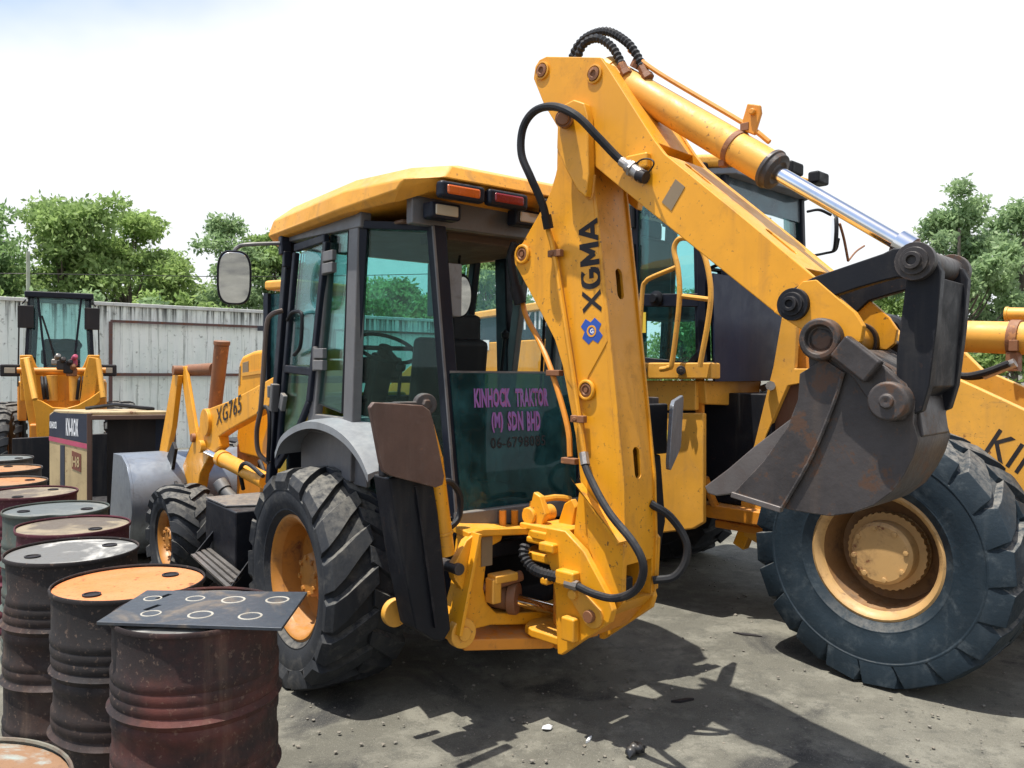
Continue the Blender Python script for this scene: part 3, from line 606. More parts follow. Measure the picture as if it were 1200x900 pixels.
# inside the cab
P_('seat', MB().box((.08, -.02, 1.50), (.5, .5, .14)).prism([(-.02, -.26, 1.52), (-.16, -.26, 1.52), (-.22, -.26, 2.02), (-.10, -.26, 2.04)], (0, .52, 0)).box((.1, -.02, 1.22), (.4, .4, .44)), SEATM, bevel=.04)
hp = bx(541, 386, -.1)
P_('head_rest', MB().box(hp, (.12, .24, .19)), SEATM, bevel=.03)
hp = bx(541, 423, -.12)
P_('lumbar_cushion', MB().box(hp, (.14, .24, .16)), SEATM, bevel=.03)
sw = bx(452, 408, .45); axs = V((-.55, 0, 1)).normalized(); u, q, _ = basis(axs)
so = P_('steering_wheel', MB().tube([sw+(u*cos(a)+q*sin(a))*.21 for a in np.linspace(0, 2*pi, 33)], .014, 8, 1), SEATM)
P_('spoke', MB().bar(sw-u*.2, sw+u*.2, .03, .02, q).bar(sw, sw+q*.2, .03, .02, u).cyl(sw-axs*.06, sw+axs*.01, .05), SEATM, so)
P_('steering_column', MB().bar(sw-axs*.05, sw-axs*.05+V((.3, 0, -.72)), .14, .12).box(sw+V((.18, 0, -.14)), (.14, .4, .16)), SEATM, bevel=.02)
P_('console', MB().box((.25, -.5, 1.35), (.7, .22, .55)).box((-.45, .38, 1.22), (.35, .16, .4)).box((.62, 0, 1.62), (.08, 1.1, .05)), SEATM, bevel=.02)
for i, (px, py) in enumerate(((470, 430), (500, 470), (592, 392))): 
    a = bx(px, py, -.1); P_('lever', MB().tube([a, a+V((.05, 0, -.3)), a+V((.12, 0, -.6))], .012, 6).lathe([(.001, -.035), (.026, -.02), (.03, .01), (.001, .035)], a, (0, 0, 1), 10), SEATM)
a = bx(521, 340, -.69)
P_('control_box', MB().box(a+V((0, 0, 0)), (.10, .165, .29)), FEND, bevel=.008)
a = bx(541, 347, -.35)
mo = P_('cab_mirror', MB().lathe([(.001, -.02), (.075, -.02), (.088, 0), (.085, .012), (.001, .012)], (0, 0, 0), (0, 0, 1), 24), SEATM)
def oval(w, h, d, n=40, pw=3.2):
    pts = []
    for i in range(n):
        a = 2*pi*i/n; c, q_ = cos(a), sin(a); pts.append((w*abs(c)**(2/pw)*(1 if c > 0 else -1), h*abs(q_)**(2/pw)*(1 if q_ > 0 else -1)))
    return MB().prism([(x*.86, y*.92, d[0]) for x, y in pts], (0, 0, .001)).add([(x*k, y*k2, z) for k, k2, z in ((.86, .92, d[0]), (1, 1, d[0]+(d[1]-d[0])*.6), (.98, .985, d[1])) for x, y in pts], [(r*n+i, r*n+(i+1) % n, (r+1)*n+(i+1) % n, (r+1)*n+i) for r in range(2) for i in range(n)]+[tuple(2*n+i for i in range(n))])
def orient(o, c, z, y, sy, sx=.72):
    z = V(z).normalized(); y = V(y); y = (y-z*y.dot(z)).normalized(); x = y.cross(z)
    for v in o.data.vertices:
        p = v.co.copy(); v.co = V(c)+x*p.x*sx+y*p.y*sy+z*p.z
orient(mo, a, (-.8, .35, -.15), (0, 0, 1), 1.55)
g = P_('mirror_face', MB().lathe([(.001, .014), (.076, .014), (.076, .011)], (0, 0, 0), (0, 0, 1), 24), MIRR, mo); orient(g, a, (-.8, .35, -.15), (0, 0, 1), 1.55)
P_('mirror_stay', MB().tube([a+V((.03, 0, .08)), a+V((.12, -.06, .22)), a+V((.2, -.12, .27))], .009, 6), SEATM, mo)
# outside mirror on its bent arm
a = by(274.5, 325.5, 1.08)
mo = P_('side_mirror', oval(.105, .172, (-.03, .014)), SEATM); md = (-.82, .26, -.13)
orient(mo, a, md, (0, 0, 1), 1, 1)
g = P_('mirror_face', oval(.093, .160, (.010, .017)), MIRR, mo); orient(g, a, md, (0, 0, 1), 1, 1)
P_('mirror_arm', MB().tube([a+V((.03, 0, .02)), by(274, 297, 1.08), by(280, 289, 1.05), by(292, 286.5, 1.0), by(332, 285, .8)], .013, 8), GREY, mo)
P_('mirror_clamp', MB().box(by(334, 288, .79), (.06, .07, .12)).box(by(336, 304, .79), (.04, .05, .1)), NAVY, mo, bevel=.008)
# grab rail and hoses beside the door
P_('grab_rail', MB().tube([by(331, 364, .79), by(318, 369, .86), by(312.5, 382, .88), by(309, 430, .88), by(305.5, 478, .88), by(301, 505, .86), by(303, 530, .84), by(315, 543, .79)], .016, 8), worn('brown_rail', (.10, .07, .06), rough=.4, dust=.2))
P_('loop_hose', MB().tube([by(303, 484, .8), by(309, 477, .82), by(315, 482, .82), by(315.5, 510, .82), by(314, 540, .8)], .014, 8), RUB)
# mudguards over the rear wheels
for s in (1, -1):
    pr = [(p.x, p.z) for p in (by(px, py, .90) for px, py in ((322, 530), (329, 512), (345, 499), (364, 494), (385, 499), (405, 513), (421, 534), (431, 556)))]
    pr = [(p.x, p.z) for p in spline([(x, 0, z) for x, z in pr], 4)]
    a = MB(); n_ = len(pr); vs = []
    for x, z in pr:
        for L, dz in ((.62, .03), (.86, .012), (.90, -.0), (.90, -.04), (.87, -.015), (.62, .0)): vs.append((x, L*s, z+dz))
    fs = []
    for i in range(n_-1):
        for j in range(6): fs.append((i*6+j, (i+1)*6+j, (i+1)*6+(j+1) % 6, i*6+(j+1) % 6))
    fs += [tuple(range(6)), tuple((n_-1)*6+j for j in range(6))]
    P_('mudguard', a.add(vs, fs), FEND, ang=40)
# side tank with a step ladder
tk = P_('side_tank', MB().box((1.17, .78, .60), (.62, .46, .56)), BLK, bevel=.012)
P_('tank_lid', MB().prism([(.86, .56, .885), (1.48, .56, .885), (1.48, 1.01, .885), (1.05, 1.01, .885)], (0, 0, .012)), GREY, tk, bevel=.003)
q = by(262, 571, .72); P_('filler_neck', MB().cyl(q+V((-.12, -.05, -.10)), q+V((-.03, 0, -.02)), .045).cyl(q+V((-.03, 0, -.02)), q+V((.03, .02, .04)), .055), GREY, tk, bevel=.006)
sp = lambda px, py, z=.33: BH.on(px, py, 'z', z)
e0, e1, i0, i1 = by(226, 652, 1.17), by(268, 690, 1.17), by(244, 644, 1.04), by(283, 675, 1.04)
st = P_('step', MB().prism([e0, e1, i1, i0], (0, 0, -.012)), GREY, bevel=.003)
for i in range(4): P_('tread_bar', MB().bar(e0.lerp(i0, i/3.2)+V((0, 0, .012)), e1.lerp(i1, i/3.2)+V((0, 0, .012)), .012, .028, (1, 0, 0)), BRITE, st)
P_('step_bracket', MB().prism([e1, i1, i1+V((0, -.05, .10)), e1.lerp(i1, .7)+V((0, 0, .03))], (-.012, 0, 0)), BLK, st); P_('step_bracket', MB().prism([e0, i0, i0+V((0, -.10, .20)), e0.lerp(i0, .6)+V((0, 0, .05))], (.012, 0, 0)), BLK, st)
# loader arm, bell crank, rods and front bucket
for s in (1, -1):
    L = .60*s
    y_ = lambda px, py: V(((by(px, py, .60)).x, L, (by(px, py, .60)).z))
    ps = [(236, 486), (246, 478), (270, 469), (296, 455), (319, 442), (335, 434), (336, 462), (322, 471), (300, 486), (266, 505), (256, 512), (257, 524), (244, 536), (234, 556), (231, 575), (222, 583), (212, 578), (210, 566), (214, 545), (224, 520), (233, 500)]
    la = P_('loader_arm', MB().prism([y_(*p) for p in ps], (0, -.09*s, 0)), Y, bevel=.012)
    P_('arm_boss', MB().cyl(y_(243, 495)+V((0, .03*s, 0)), y_(243, 495)-V((0, .12*s, 0)), .12, n=28).cyl(y_(240, 523)+V((0, .05*s, 0)), y_(240, 523)-V((0, .1*s, 0)), .055), Y, la, bevel=.006)
    if s > 0:
        text('XG765', y_(254, 499)+V((0, .004, 0)), y_(285, 482)-y_(254, 499), (0, 0, 1), .145, INK, bh, BH, w=(y_(283.5, 484)-y_(254, 499)).length, bold=.008)
    P_('crank_link', MB().prism([y_(211, 430), y_(217, 429), y_(231, 512), y_(229, 518), y_(223, 516)], (0, -.03*s, 0)), Y, bevel=.005)
    P_('bucket_rod', MB().prism([y_(209, 436), y_(215, 440), y_(208, 500), y_(202, 528), y_(199, 560), y_(192, 562), y_(189, 550), y_(195, 515)], (0, .05*s, 0)), Y, bevel=.008)
    P_('crank_pin', MB().cyl(y_(213, 434)+V((0, .08*s, 0)), y_(213, 434)-V((0, .10*s, 0)), .045).cyl(y_(228, 513)+V((0, .03*s, 0)), y_(228, 513)-V((0, .14*s, 0)), .04), RUSTY, bevel=.004)
    a, b_ = V((1.42, L-.02*s, .98)), y_(240, 527)
    P_('lift_cylinder', MB().cyl(a, a.lerp(b_, .66), .062).cyl(a.lerp(b_, .64), a.lerp(b_, .7), .072), Y, bevel=.004); P_('lift_rod', MB().cyl(a.lerp(b_, .6), b_, .03), CHROME)
    P_('cylinder_hose', MB().tube([a+V((-.05, .05*s, .05)), a+V((.2, .08*s, .12)), a+V((.4, .06*s, .05)), a+V((.5, .0, -.12))], .016, 8), RUB)
    y0 = V((0, -.14*s, 0))
    P_('tilt_cylinder', MB().cyl(y_(233, 482)+y0, y_(241, 403)+y0, .058, .064).cyl(y_(232, 496)+y0, y_(233, 480)+y0, .075).cyl(y_(241, 404)+y0, y_(241.2, 399)+y0, .07), RUSTY, bevel=.005)
    P_('tilt_rod', MB().cyl(y_(229, 525)+y0, y_(233, 485)+y0, .03).cyl(y_(214, 434)-V((0, .05*s, 0)), y_(233, 432)+y0, .055), RUSTY)
bk = MB(); pf = [(4.02, .98), (3.70, .99), (3.50, .92), (3.36, .76), (3.30, .52), (3.38, .26), (3.58, .08), (3.9, .02), (4.25, .015)]
pin = [(x+.02*(1 if i else 0)+.01, z-(.02 if i < 3 else -.012)) for i, (x, z) in enumerate(pf)]
bk.prism([(x, 1.06, z) for x, z in pf]+[(x, 1.06, z) for x, z in reversed(pin)], (0, -2.12, 0))
fb = P_('front_bucket', bk, BUCK, ang=40)
for s in (1, -1): P_('bucket_side', MB().prism([(x, 1.06*s, z) for x, z in pf], (0, .025*s, 0)), BUCK, fb, bevel=.003)
for s in (1, -1):
    for L in (.5, .68): P_('bucket_ear', MB().prism([(3.42, L*s, .80), (3.20, L*s, .66), (3.16, L*s, .5), (3.35, L*s, .42)], (0, .03*s, 0)).prism([(3.60, L*s, .97), (3.42, L*s, 1.12), (3.34, L*s, 1.06), (3.45, L*s, .85)], (0, .03*s, 0)), BLK, fb, bevel=.004)
for dy in (-.05, 0, .05): P_('engine_hose', MB().tube([(1.9, .40+dy, 1.0), (1.7, .48+dy, 1.1), (1.5, .50+dy, 1.0), (1.35, .46+dy, .9)], .016, 7), RUB)
# rear frame that carries the stabilisers
fx = lambda px, py: bx(px, py, -1.08)
for s in (1, -1):
    f_ = lambda px, py: V((-1.08, fx(px, py).y*s, fx(px, py).z))
    ps = [(548, 622), (592, 617), (588, 634), (577, 640), (570, 662), (567, 690), (572, 708), (582, 718), (612, 718), (640, 716), (642, 732), (575, 733), (548, 740), (537, 752), (525, 748), (523, 735), (533, 715), (540, 690)]
    P_('rear_frame', MB().prism([f_(*p) for p in ps], (.10, 0, 0)), Y, bevel=.010)
    P_('frame_flange', MB().bar(f_(550, 622)+V((-.04, 0, 0)), f_(527, 740)+V((-.04, 0, 0)), .12, .02, (1, 0, 0)), Y, bevel=.004)
    P_('stabiliser_lug', MB().prism([f_(*p) for p in ((540, 632), (552, 622), (546, 700), (536, 690), (526, 676), (524, 662), (530, 652))], (-.05, 0, 0)), Y, bevel=.006)
    P_('pin', MB().cyl(f_(529, 664)+V((-.075, 0, 0)), f_(529, 664)+V((.16, 0, 0)), .030), STEEL, bevel=.004)
    P_('foot_lug', MB().cyl(f_(536, 739)+V((-.06, 0, 0)), f_(536, 739)+V((-.01, 0, 0)), .075, n=24).cyl(f_(536, 739)+V((-.075, 0, 0)), f_(536, 739)+V((-.05, 0, 0)), .036, n=14), YP, bevel=.006)
    P_('foot_lug', MB().cyl(f_(480, 726)+V((.12, 0, 0)), f_(480, 726)+V((.16, 0, 0)), .07, n=24), YP, bevel=.006)
    P_('stop_block', MB().box(f_(574, 690)+V((-.03, 0, 0)), (.07, .06, .13)).box(f_(585, 688)+V((-.03, 0, .06)), (.08, .15, .045)), YP, bevel=.01)
    P_('data_plate', MB().box(f_(570, 646)+V((-.002, 0, 0)), (.006, .07, .15)), STICK)
P_('top_beam', MB().prism([fx(545, 623)+V((-.03, 0, 0)), fx(560, 618)+V((-.05, 0, 0)), V((-1.16, 0, 1.0)), V((-1.13, -.55, .99)), V((-.98, -.62, .98)), V((-.95, 0, .975)), fx(545, 618)+V((.2, 0, 0))], (0, 0, -.035)), Y, bevel=.006)
P_('swing_casing', MB().box((-.82, 0, .72), (.10, .9, .56)).box((-.92, .12, .87), (.10, .4, .08)), BLK, bevel=.01)
a = fx(598, 701)+V((.0, 0, 0)); b_ = fx(655, 714)+V((-.06, 0, 0))
P_('swing_cylinder', MB().cyl(a+V((.14, .12, .02)), a, .062).cyl(a+V((.01, 0, 0)), a+V((-.03, -.03, 0)), .085).tube([a+V((.1, .2, .05)), a+V((0, .12, .09)), a+V((-.03, -.05, .12))], .03, 8), RUSTY, bevel=.006)
P_('swing_rod', MB().cyl(a, b_, .032), CHROME)
P_('frame_floor', MB().prism([(-1.05, .5, .40), (-1.2, .05, .36), (-1.2, -.3, .36), (-1.05, -.55, .40), (-.8, -.5, .42), (-.8, .5, .42)], (0, 0, .06)), YO, bevel=.008)
# stabilisers folded up
for s in (1, -1):
    F = -1.17
    g_ = lambda px, py, F=F: V((F, bx(px, py, F).y*s, bx(px, py, F).z)) if s > 0 else V((F, -(bx(px, py, F).y-(.18 if py < 600 else .05)), bx(px, py, F).z))
    leg = P_('stabiliser_leg', MB().prism([g_(*p) for p in ((456, 560), (506, 552), (514, 600), (529, 738), (520, 752), (508, 751), (488, 738), (472, 660))], (.16, 0, 0)), BLK, bevel=.012)
    o = P_('leg_rib', MB().bar(g_(487, 570, -1.18), g_(510, 735, -1.18), .02, .012, (1, 0, 0)), BLK, leg)
    pq = [(419, 476), (424, 470), (484, 474), (493, 480), (497, 492), (511, 556), (509, 566), (500, 569), (446, 555), (436, 550), (432, 540)]
    pad = P_('stabiliser_pad', MB().prism([V((-1.24-.10*((g_(*p).y*s)-1.0), g_(*p).y, g_(*p).z)) if s > 0 else V((-1.26+.62*(-g_(*p).y-.85), g_(*p).y, g_(*p).z)) for p in pq], (-.03, 0, 0)), BROWN if s > 0 else BUCK, bevel=.006)
    a = g_(500, 476, -1.14)
    P_('pad_hinge', MB().cyl(a+V((-.03, .02*s, .01)), a+V((.05, -.01*s, .01)), .052, n=18).cyl(a+V((-.045, .02*s, .01)), a+V((-.02, .02*s, .01)), .026, n=6).box(a+V((.02, .10*s, .0)), (.07, .12, .045)).box(a+V((.02, .19*s, .0)), (.05, .06, .04)), STEEL, pad, bevel=.006)
    P_('pad_bracket', MB().box(g_(470, 520, -1.19)+V((.03, 0, 0)), (.05, .18, .3)), BLK, pad, bevel=.01)
    c0, c1 = g_(503, 497, -1.10), g_(522, 650, -1.10)
    P_('stabiliser_cylinder', MB().cyl(c0, c0.lerp(c1, .25), .022, .045).cyl(c0.lerp(c1, .25), c1, .047).cyl(c0.lerp(c1, .82), c0.lerp(c1, .84), .053), Y, bevel=.003)
    P_('cylinder_hose', MB().tube([g_(514, 565, -1.06), g_(528, 565, -1.02), g_(539, 582, -1.0), g_(537, 608, -1.0), g_(522, 622, -1.05)], .016, 8), RUB)
# valve levers and brackets behind the rear sill
a = fx(622, 590); P_('lock_bracket', MB().tube([fx(623, 612)+V((0, 0, 0)), fx(624, 590), fx(650, 583), fx(668, 585)], .018, 8, 2), Y)
for px in (589, 603): P_('lock_stud', MB().cyl(bx(px, 618, -.95), bx(px, 598, -.95), .02, n=8), YO)

# ---------------------------------------------------------------- boom, dipper, links and digging bucket (swung to the machine's right)
kp = BH.w((-1.2, 0, 0)); BM = Frame(kp.x, kp.y, radians(-44))
B_ = lambda name, mb, mat, parent=None, **k: build(mb, name, mat, parent or bh, BM, **k)
m_ = lambda px, py, y=-.14: BM.on(px, py, 'y', y)
def mp_(pts, y=-.14): return [m_(a, b, y) for a, b in pts]
def atY(p, y): return V((p.x, y, p.z))
# kingpost: two cheek plates, lugs on the swing pin
cheek = mp_([(640, 618), (662, 622), (684, 646), (713, 700), (718, 716), (714, 730), (658, 768), (653, 767), (651, 728), (650, 698), (646, 671), (637, 642)], -.19)
for s in (-1, 1):
    pl = [atY(p, .19*s) for p in cheek]
    B_('kingpost_cheek', MB().prism(pl, (0, -.04*s, 0)), Y, bevel=.008)
kc = B_('kingpost', MB().prism([(.02, -.05, .42), (.12, -.05, .42), (.18, -.05, .62), (.05, -.05, .98), (.0, -.05, .98)], (0, .20, 0)).cyl((.02, .03, .36), (.02, .03, 1.03), .06, n=24), YO, bevel=.008)
for z in (.965, .85, .45):
    B_('swing_lug', MB().prism([(.16, -.185, z), (-.02, -.185, z), (-.10, -.15, z), (-.14, -.06, z), (-.14, .06, z), (-.10, .15, z), (.16, .185, z)], (0, 0, .045)), Y, bevel=.01)
a = m_(690, 712, -.185)
B_('pivot_plate', MB().prism([a+V((.06*cos(t)+.035, -.022, .06*sin(t)-.03)) if i < 9 else a+V((.042*cos(t)-.075, -.022, .042*sin(t)+.055)) for i, t in enumerate([radians(-140+22*j) for j in range(9)]+[radians(50+22*j) for j in range(8)])], (0, .02, 0)), YP, bevel=.004)
B_('pin', MB().cyl(a+V((.03, -.05, -.03)), a+V((.03, 0, -.03)), .03, n=16), RUSTY, bevel=.004)
B_('pin', MB().cyl(a+V((-.075, -.045, .055)), a+V((-.075, 0, .055)), .026, n=12), YP, bevel=.004)
for px, py, d in ((668, 737, (.085, .05, .12)), (665, 677, (.12, .06, .075)), (641, 680, (.05, .06, .04))):
    B_('welded_block', MB().box(m_(px, py, -.215), d), Y, bevel=.012)
B_('stop_lug', MB().box(m_(634, 635, -.17)+V((0, .02, 0)), (.2, .06, .035)).box(m_(645, 641, -.19), (.1, .08, .05)), Y, bevel=.012)
lk = B_('transport_lock', MB().prism([(-.13, -.13, 1.01), (-.02, -.13, 1.01), (.02, -.13, 1.09), (-.02, -.13, 1.18), (-.07, -.13, 1.20), (-.09, -.13, 1.12), (-.15, -.13, 1.10)], (0, .04, 0)).prism([(0, -.02, 1.01), (.10, -.02, 1.01), (.13, -.02, 1.13), (.10, -.02, 1.17), (.05, -.02, 1.14)], (0, .04, 0)).cyl((-.09, -.15, 1.07), (-.09, .04, 1.07), .045).box((.02, -.06, 1.02), (.3, .22, .03)), Y, bevel=.008)
# boom
bo = [(653, 150), (660, 130), (676, 128), (690, 150), (693, 205), (706, 330), (728, 560), (730, 640), (728, 708), (716, 722), (690, 726), (672, 705), (670, 640), (676, 590), (680, 566), (674, 510), (658, 425), (652, 400), (644, 330), (640, 240), (652, 200)]
boom = B_('boom', MB().prism([atY(p, -.135) for p in mp_(bo, -.14)], (0, .27, 0)), Y, bevel=.006)
gus = [(652, 200), (656, 185), (655, 150), (660, 130), (676, 128), (689, 150), (692, 205), (705, 330), (712, 400), (690, 440), (680, 470), (664, 445), (650, 398), (631, 361), (603, 309), (602, 300), (605, 292), (612, 285), (640, 236), (648, 218)]
gp = mp_(gus, -.14)
for s in (-1, 1): B_('boom_side_plate', MB().prism([atY(p, .14*s) for p in gp], (0, -.02*s, 0)), Y, bevel=.004)
edge = [m_(*p) for p in ((693, 205), (706, 330), (728, 560), (730, 640), (728, 706))]
for s in (-1, 1):
    for p, q in zip(edge, edge[1:]): pass
    B_('edge_flange', MB().prism([atY(p, .137*s)+V((.012, 0, 0)) for p in edge]+[atY(p, .137*s)-V((.02, 0, 0)) for p in reversed(edge)], (0, -.014*s, 0)), Y, bevel=.003)
k = MB(); LIN = []
for py in (330, 545):
    xr = np.interp(py, (205, 330, 560, 640), (693, 706, 728, 730)); p = m_(xr, py); q = m_(np.interp(py+30, (205, 330, 560, 640), (693, 706, 728, 730)), py+30); d = (q-p).normalized()
    nrm = V((-d.z, 0, d.x)) if -d.z > 0 else V((d.z, 0, -d.x))
    pts = []
    for j in range(16):
        t = 2*pi*j/16; pts.append(p+d*(.028*sin(t)+(.05 if sin(t) > 0 else -.05))+V((0, .028*cos(t), 0)))
    k.prism([atY(v, v.y+.135+.005)-nrm*.19 for v in pts], nrm*.3)
    LIN.append((m_(xr, py), d, nrm))
cut(boom, k)
for p, d, nrm in LIN: cut(boom, MB().prism([atY(p+d*i-nrm*j, -.09) for i, j in ((-.15, .016), (.15, .016), (.15, .17), (-.15, .17))], (0, .18, 0)))
for p, d, nrm in LIN: B_('slot_shade_back', MB().prism([atY(p+d*i-nrm*j, -.085) for i, j in ((-.14, .10), (.14, .10), (.14, .13), (-.14, .13))], (0, .17, 0)), BLK, boom)  # black plates added so that the slots read as deep shade
k = MB().box(m_(729, 686)+V((-.02, .14, 0)), (.34, .21, .18)); cut(boom, k)
B_('foot_shade_block', MB().box(m_(729, 686)+V((-.165, .14, 0)), (.03, .20, .17)).box(m_(729, 686)+V((-.08, .10, -.03)), (.10, .07, .09)), BLK, boom, bevel=.01)  # black blocks added as shade inside the foot opening
fl = mp_([(680, 566), (685, 574), (733, 634), (729, 638)], -.155)
B_('stiffener', MB().prism([atY(p, -.20) for p in fl], (0, .06, 0)), Y, bevel=.004)
fl = mp_([(686, 580), (732, 640), (729, 704), (716, 702), (700, 668), (690, 640)], -.15)
for s in (-1, 1): B_('foot_plate', MB().prism([atY(p, -.155 if s < 0 else .155) for p in fl], (0, .018 if s < 0 else -.018, 0)), Y, bevel=.004)
ft = mp_([(728, 705), (717, 724), (700, 744), (690, 740), (714, 718)], -.10)
B_('foot_web', MB().prism([atY(p, -.15) for p in ft], (0, .30, 0)), YO, bevel=.006)
B_('pivot_hose_bundle', MB().tube([m_(722, 672, -.05), m_(726, 690, -.05), m_(720, 706, -.05)], .02, 8).tube([m_(718, 672, .03), m_(724, 690, .03), m_(716, 706, .03)], .02, 8), RUB)
def boss(px, py, y, r, mat=Y, parent=None, pinm=STEEL, out=-1, d=.03, nm='pin_boss', steps=((1, 0), (1, .5), (.72, .5), (.72, .7), (.45, .7), (.45, 1.0), (.25, 1.0), (.22, .8))):
    p = m_(px, py, y); o = B_(nm, MB().lathe([(r*a, d*b) for a, b in steps], p, (0, out, 0), 28), pinm, parent, bevel=.002, ang=30); return o
for px, py in ((613, 298), (688, 457)):
    B_('bush', MB().lathe([(.052, 0), (.052, .012), (.046, .016), (.038, .016), (.036, .004)], m_(px, py, -.14), (0, -1, 0), 28), Y, bevel=.001)
    B_('pin', MB().lathe([(.033, 0), (.033, .012), (.024, .014), (.020, .006), (.012, .006), (.012, .014), (.001, .014)], m_(px, py, -.14), (0, -1, 0), 22), RUSTY)
x0_ = m_(705.5, 362, -.14); x1_ = m_(700.5, 258, -.14); hl = (m_(681, 346, -.14)-m_(703.5, 343, -.14)).length; tot = (x1_-x0_).length
strokes('XGMA', x0_+V((0, -.001, 0)), x1_-x0_, m_(681, 346, -.14)-m_(703.5, 343, -.14), hl, tot*.268, tot*.196, .027, INK, bh, BM)
# fix the reading direction of the boom letters so that they lie on the plate
em = m_(693.5, 388, -.14); ux = (m_(701, 387, -.14)-m_(686, 389, -.14)).normalized(); uz = (m_(692, 376, -.14)-m_(695, 400, -.14)).normalized()
star = []
for i in range(4):
    a = pi/4+i*pi/2
    star += [(cos(a-.36)*.070, sin(a-.36)*.070), (cos(a+.36)*.070, sin(a+.36)*.070), (cos(a+pi/4)*.044, sin(a+pi/4)*.044)]
B_('emblem', MB().prism([em+ux*x+uz*z+V((0, -.0015, 0)) for x, z in star], (0, .001, 0)), BLUE, smooth=False)
B_('emblem_ring', MB().lathe([(.020, 0), (.020, .0022), (.029, .0022), (.029, 0)], em+V((0, -.001, 0)), (0, -1, 0), 24, caps=False), Y, smooth=False)
text('G', em-ux*.010-uz*.012+V((0, -.001, 0)), ux, uz, .024, WHITE, bh, BM, bold=.03)
def frombm(px, py, y, h=0): return m_(px, py, y)
# pipes clipped to the boom
B_('boom_pipe', MB().tube([m_(642, 268, -.165), m_(650, 300, -.165), m_(665, 395, -.165), m_(676, 470, -.165), m_(685, 532, -.165)], .014, 8), Y)
for px, py in ((651, 297), (678, 491)): B_('pipe_clip', MB().box(m_(px, py, -.165), (.085, .03, .035)).cyl(m_(px-5, py, -.19), m_(px-5, py, -.165), .012, n=6), RUSTY, bevel=.004)
B_('boom_pipe', MB().tube([m_(612, 352, .02), m_(617, 372, .0), m_(632, 400, -.06), m_(648, 440, -.11), m_(665, 500, -.13), m_(668, 535, -.14)], .015, 8), YO)
for px, py, y in ((650, 437, -.12), (668, 540, -.15)): B_('pipe_clip', MB().box(m_(px, py, y), (.09, .04, .03)), RUSTY, bevel=.004)
B_('boom_hose', MB().tube([m_(604, 285, -.03), m_(599, 300, -.03), m_(600, 315, -.03), m_(604, 335, -.02), m_(609, 352, .0)], .026, 8).cyl(m_(604, 336, -.02), m_(610, 356, 0), .036, n=12), RUB)
B_('boom_hose', MB().tube([m_(685, 532, -.165), m_(688, 552, -.20), m_(712, 598, -.26), m_(742, 636, -.30), m_(754, 664, -.30), m_(746, 690, -.28), m_(722, 701, -.26), m_(696, 696, -.24), m_(673, 685, -.22)], .019, 10), RUB)
for (a, b, r) in (((684, 531), (686, 545), .024), ((664, 683), (678, 687), .026)): B_('hose_fitting', MB().cyl(m_(*a, -.175 if a[0] > 670 and a[1] < 600 else -.225), m_(*b, -.19 if a[0] > 670 and a[1] < 600 else -.225), r, n=8), BRITE)
B_('spiral_hose', MB().ribbed([m_(616, 638, -.20), m_(614, 650, -.22), m_(622, 664, -.22), m_(636, 672, -.22), m_(656, 677, -.22)], .026, .022), RUB)
B_('rear_hose', MB().tube([m_(762, 590, .10), m_(785, 605, .16), m_(803, 632, .2), m_(804, 656, .2), m_(790, 676, .16), m_(765, 680, .10)], .020, 8), RUB)
# dipper
dp = [(625, 92), (627, 78), (632, 70), (640, 66), (704, 67), (713, 80), (766, 163), (779, 180), (870, 254), (955, 325), (985, 350), (1003, 366), (1013, 382), (1010, 400), (1000, 408), (985, 407), (968, 402), (910, 368), (823, 298), (733, 225), (699, 197), (655, 152), (637, 122)]
dq = mp_(dp, -.185)
core = mp_([(728, 215), (779, 180.7), (870, 254.8), (940, 313.2), (905, 362), (823, 296)], -.185)
dip = B_('dipper', MB().prism([atY(p, -.165) for p in core], (0, .33, 0)).prism([atY(p, -.165) for p in mp_([(640, 68), (702, 69), (712, 82), (764, 165), (735, 190), (700, 120), (640, 85)], -.185)], (0, .33, 0)), Y, bevel=.004)
k = MB()
for px, py in ((800, 197.7), (898, 278.2)):
    p = m_(px, py, -.185); q = m_(px+20, py+16.5, -.185); d = (q-p).normalized(); nr = V((-d.z, 0, d.x)); nr = nr if nr.z > 0 else -nr
    k.prism([atY(p+d*(.03*cos(t)*1.0+(.06 if cos(t) > 0 else -.06))-nr*.09, .024*sin(t)-.05) for t in [2*pi*j/14 for j in range(14)]], nr*.15)
cut(dip, k)
for s in (-1, 1): B_('dipper_side_plate', MB().prism([atY(p, .185*s) for p in dq], (0, -.024*s, 0)), Y, dip, bevel=.005)
B_('end_wrap', MB().prism([atY(p, -.198) for p in mp_([(908, 366), (942, 330), (958, 328), (986, 352), (1003, 366), (1013, 382), (1010, 400), (1000, 408), (985, 407), (966, 402)], -.185)], (0, .014, 0)), Y, dip, bevel=.004)
for px, py in ((636, 83), (697, 87)):
    B_('bush', MB().lathe([(.046, 0), (.046, .010), (.038, .012), (.034, .004)], m_(px, py, -.185), (0, -1, 0), 24), Y, dip)
    B_('pin', MB().lathe([(.032, 0), (.032, .014), (.018, .016), (.014, .008), (.001, .008)], m_(px, py, -.185), (0, -1, 0), 18), RUSTY, dip)
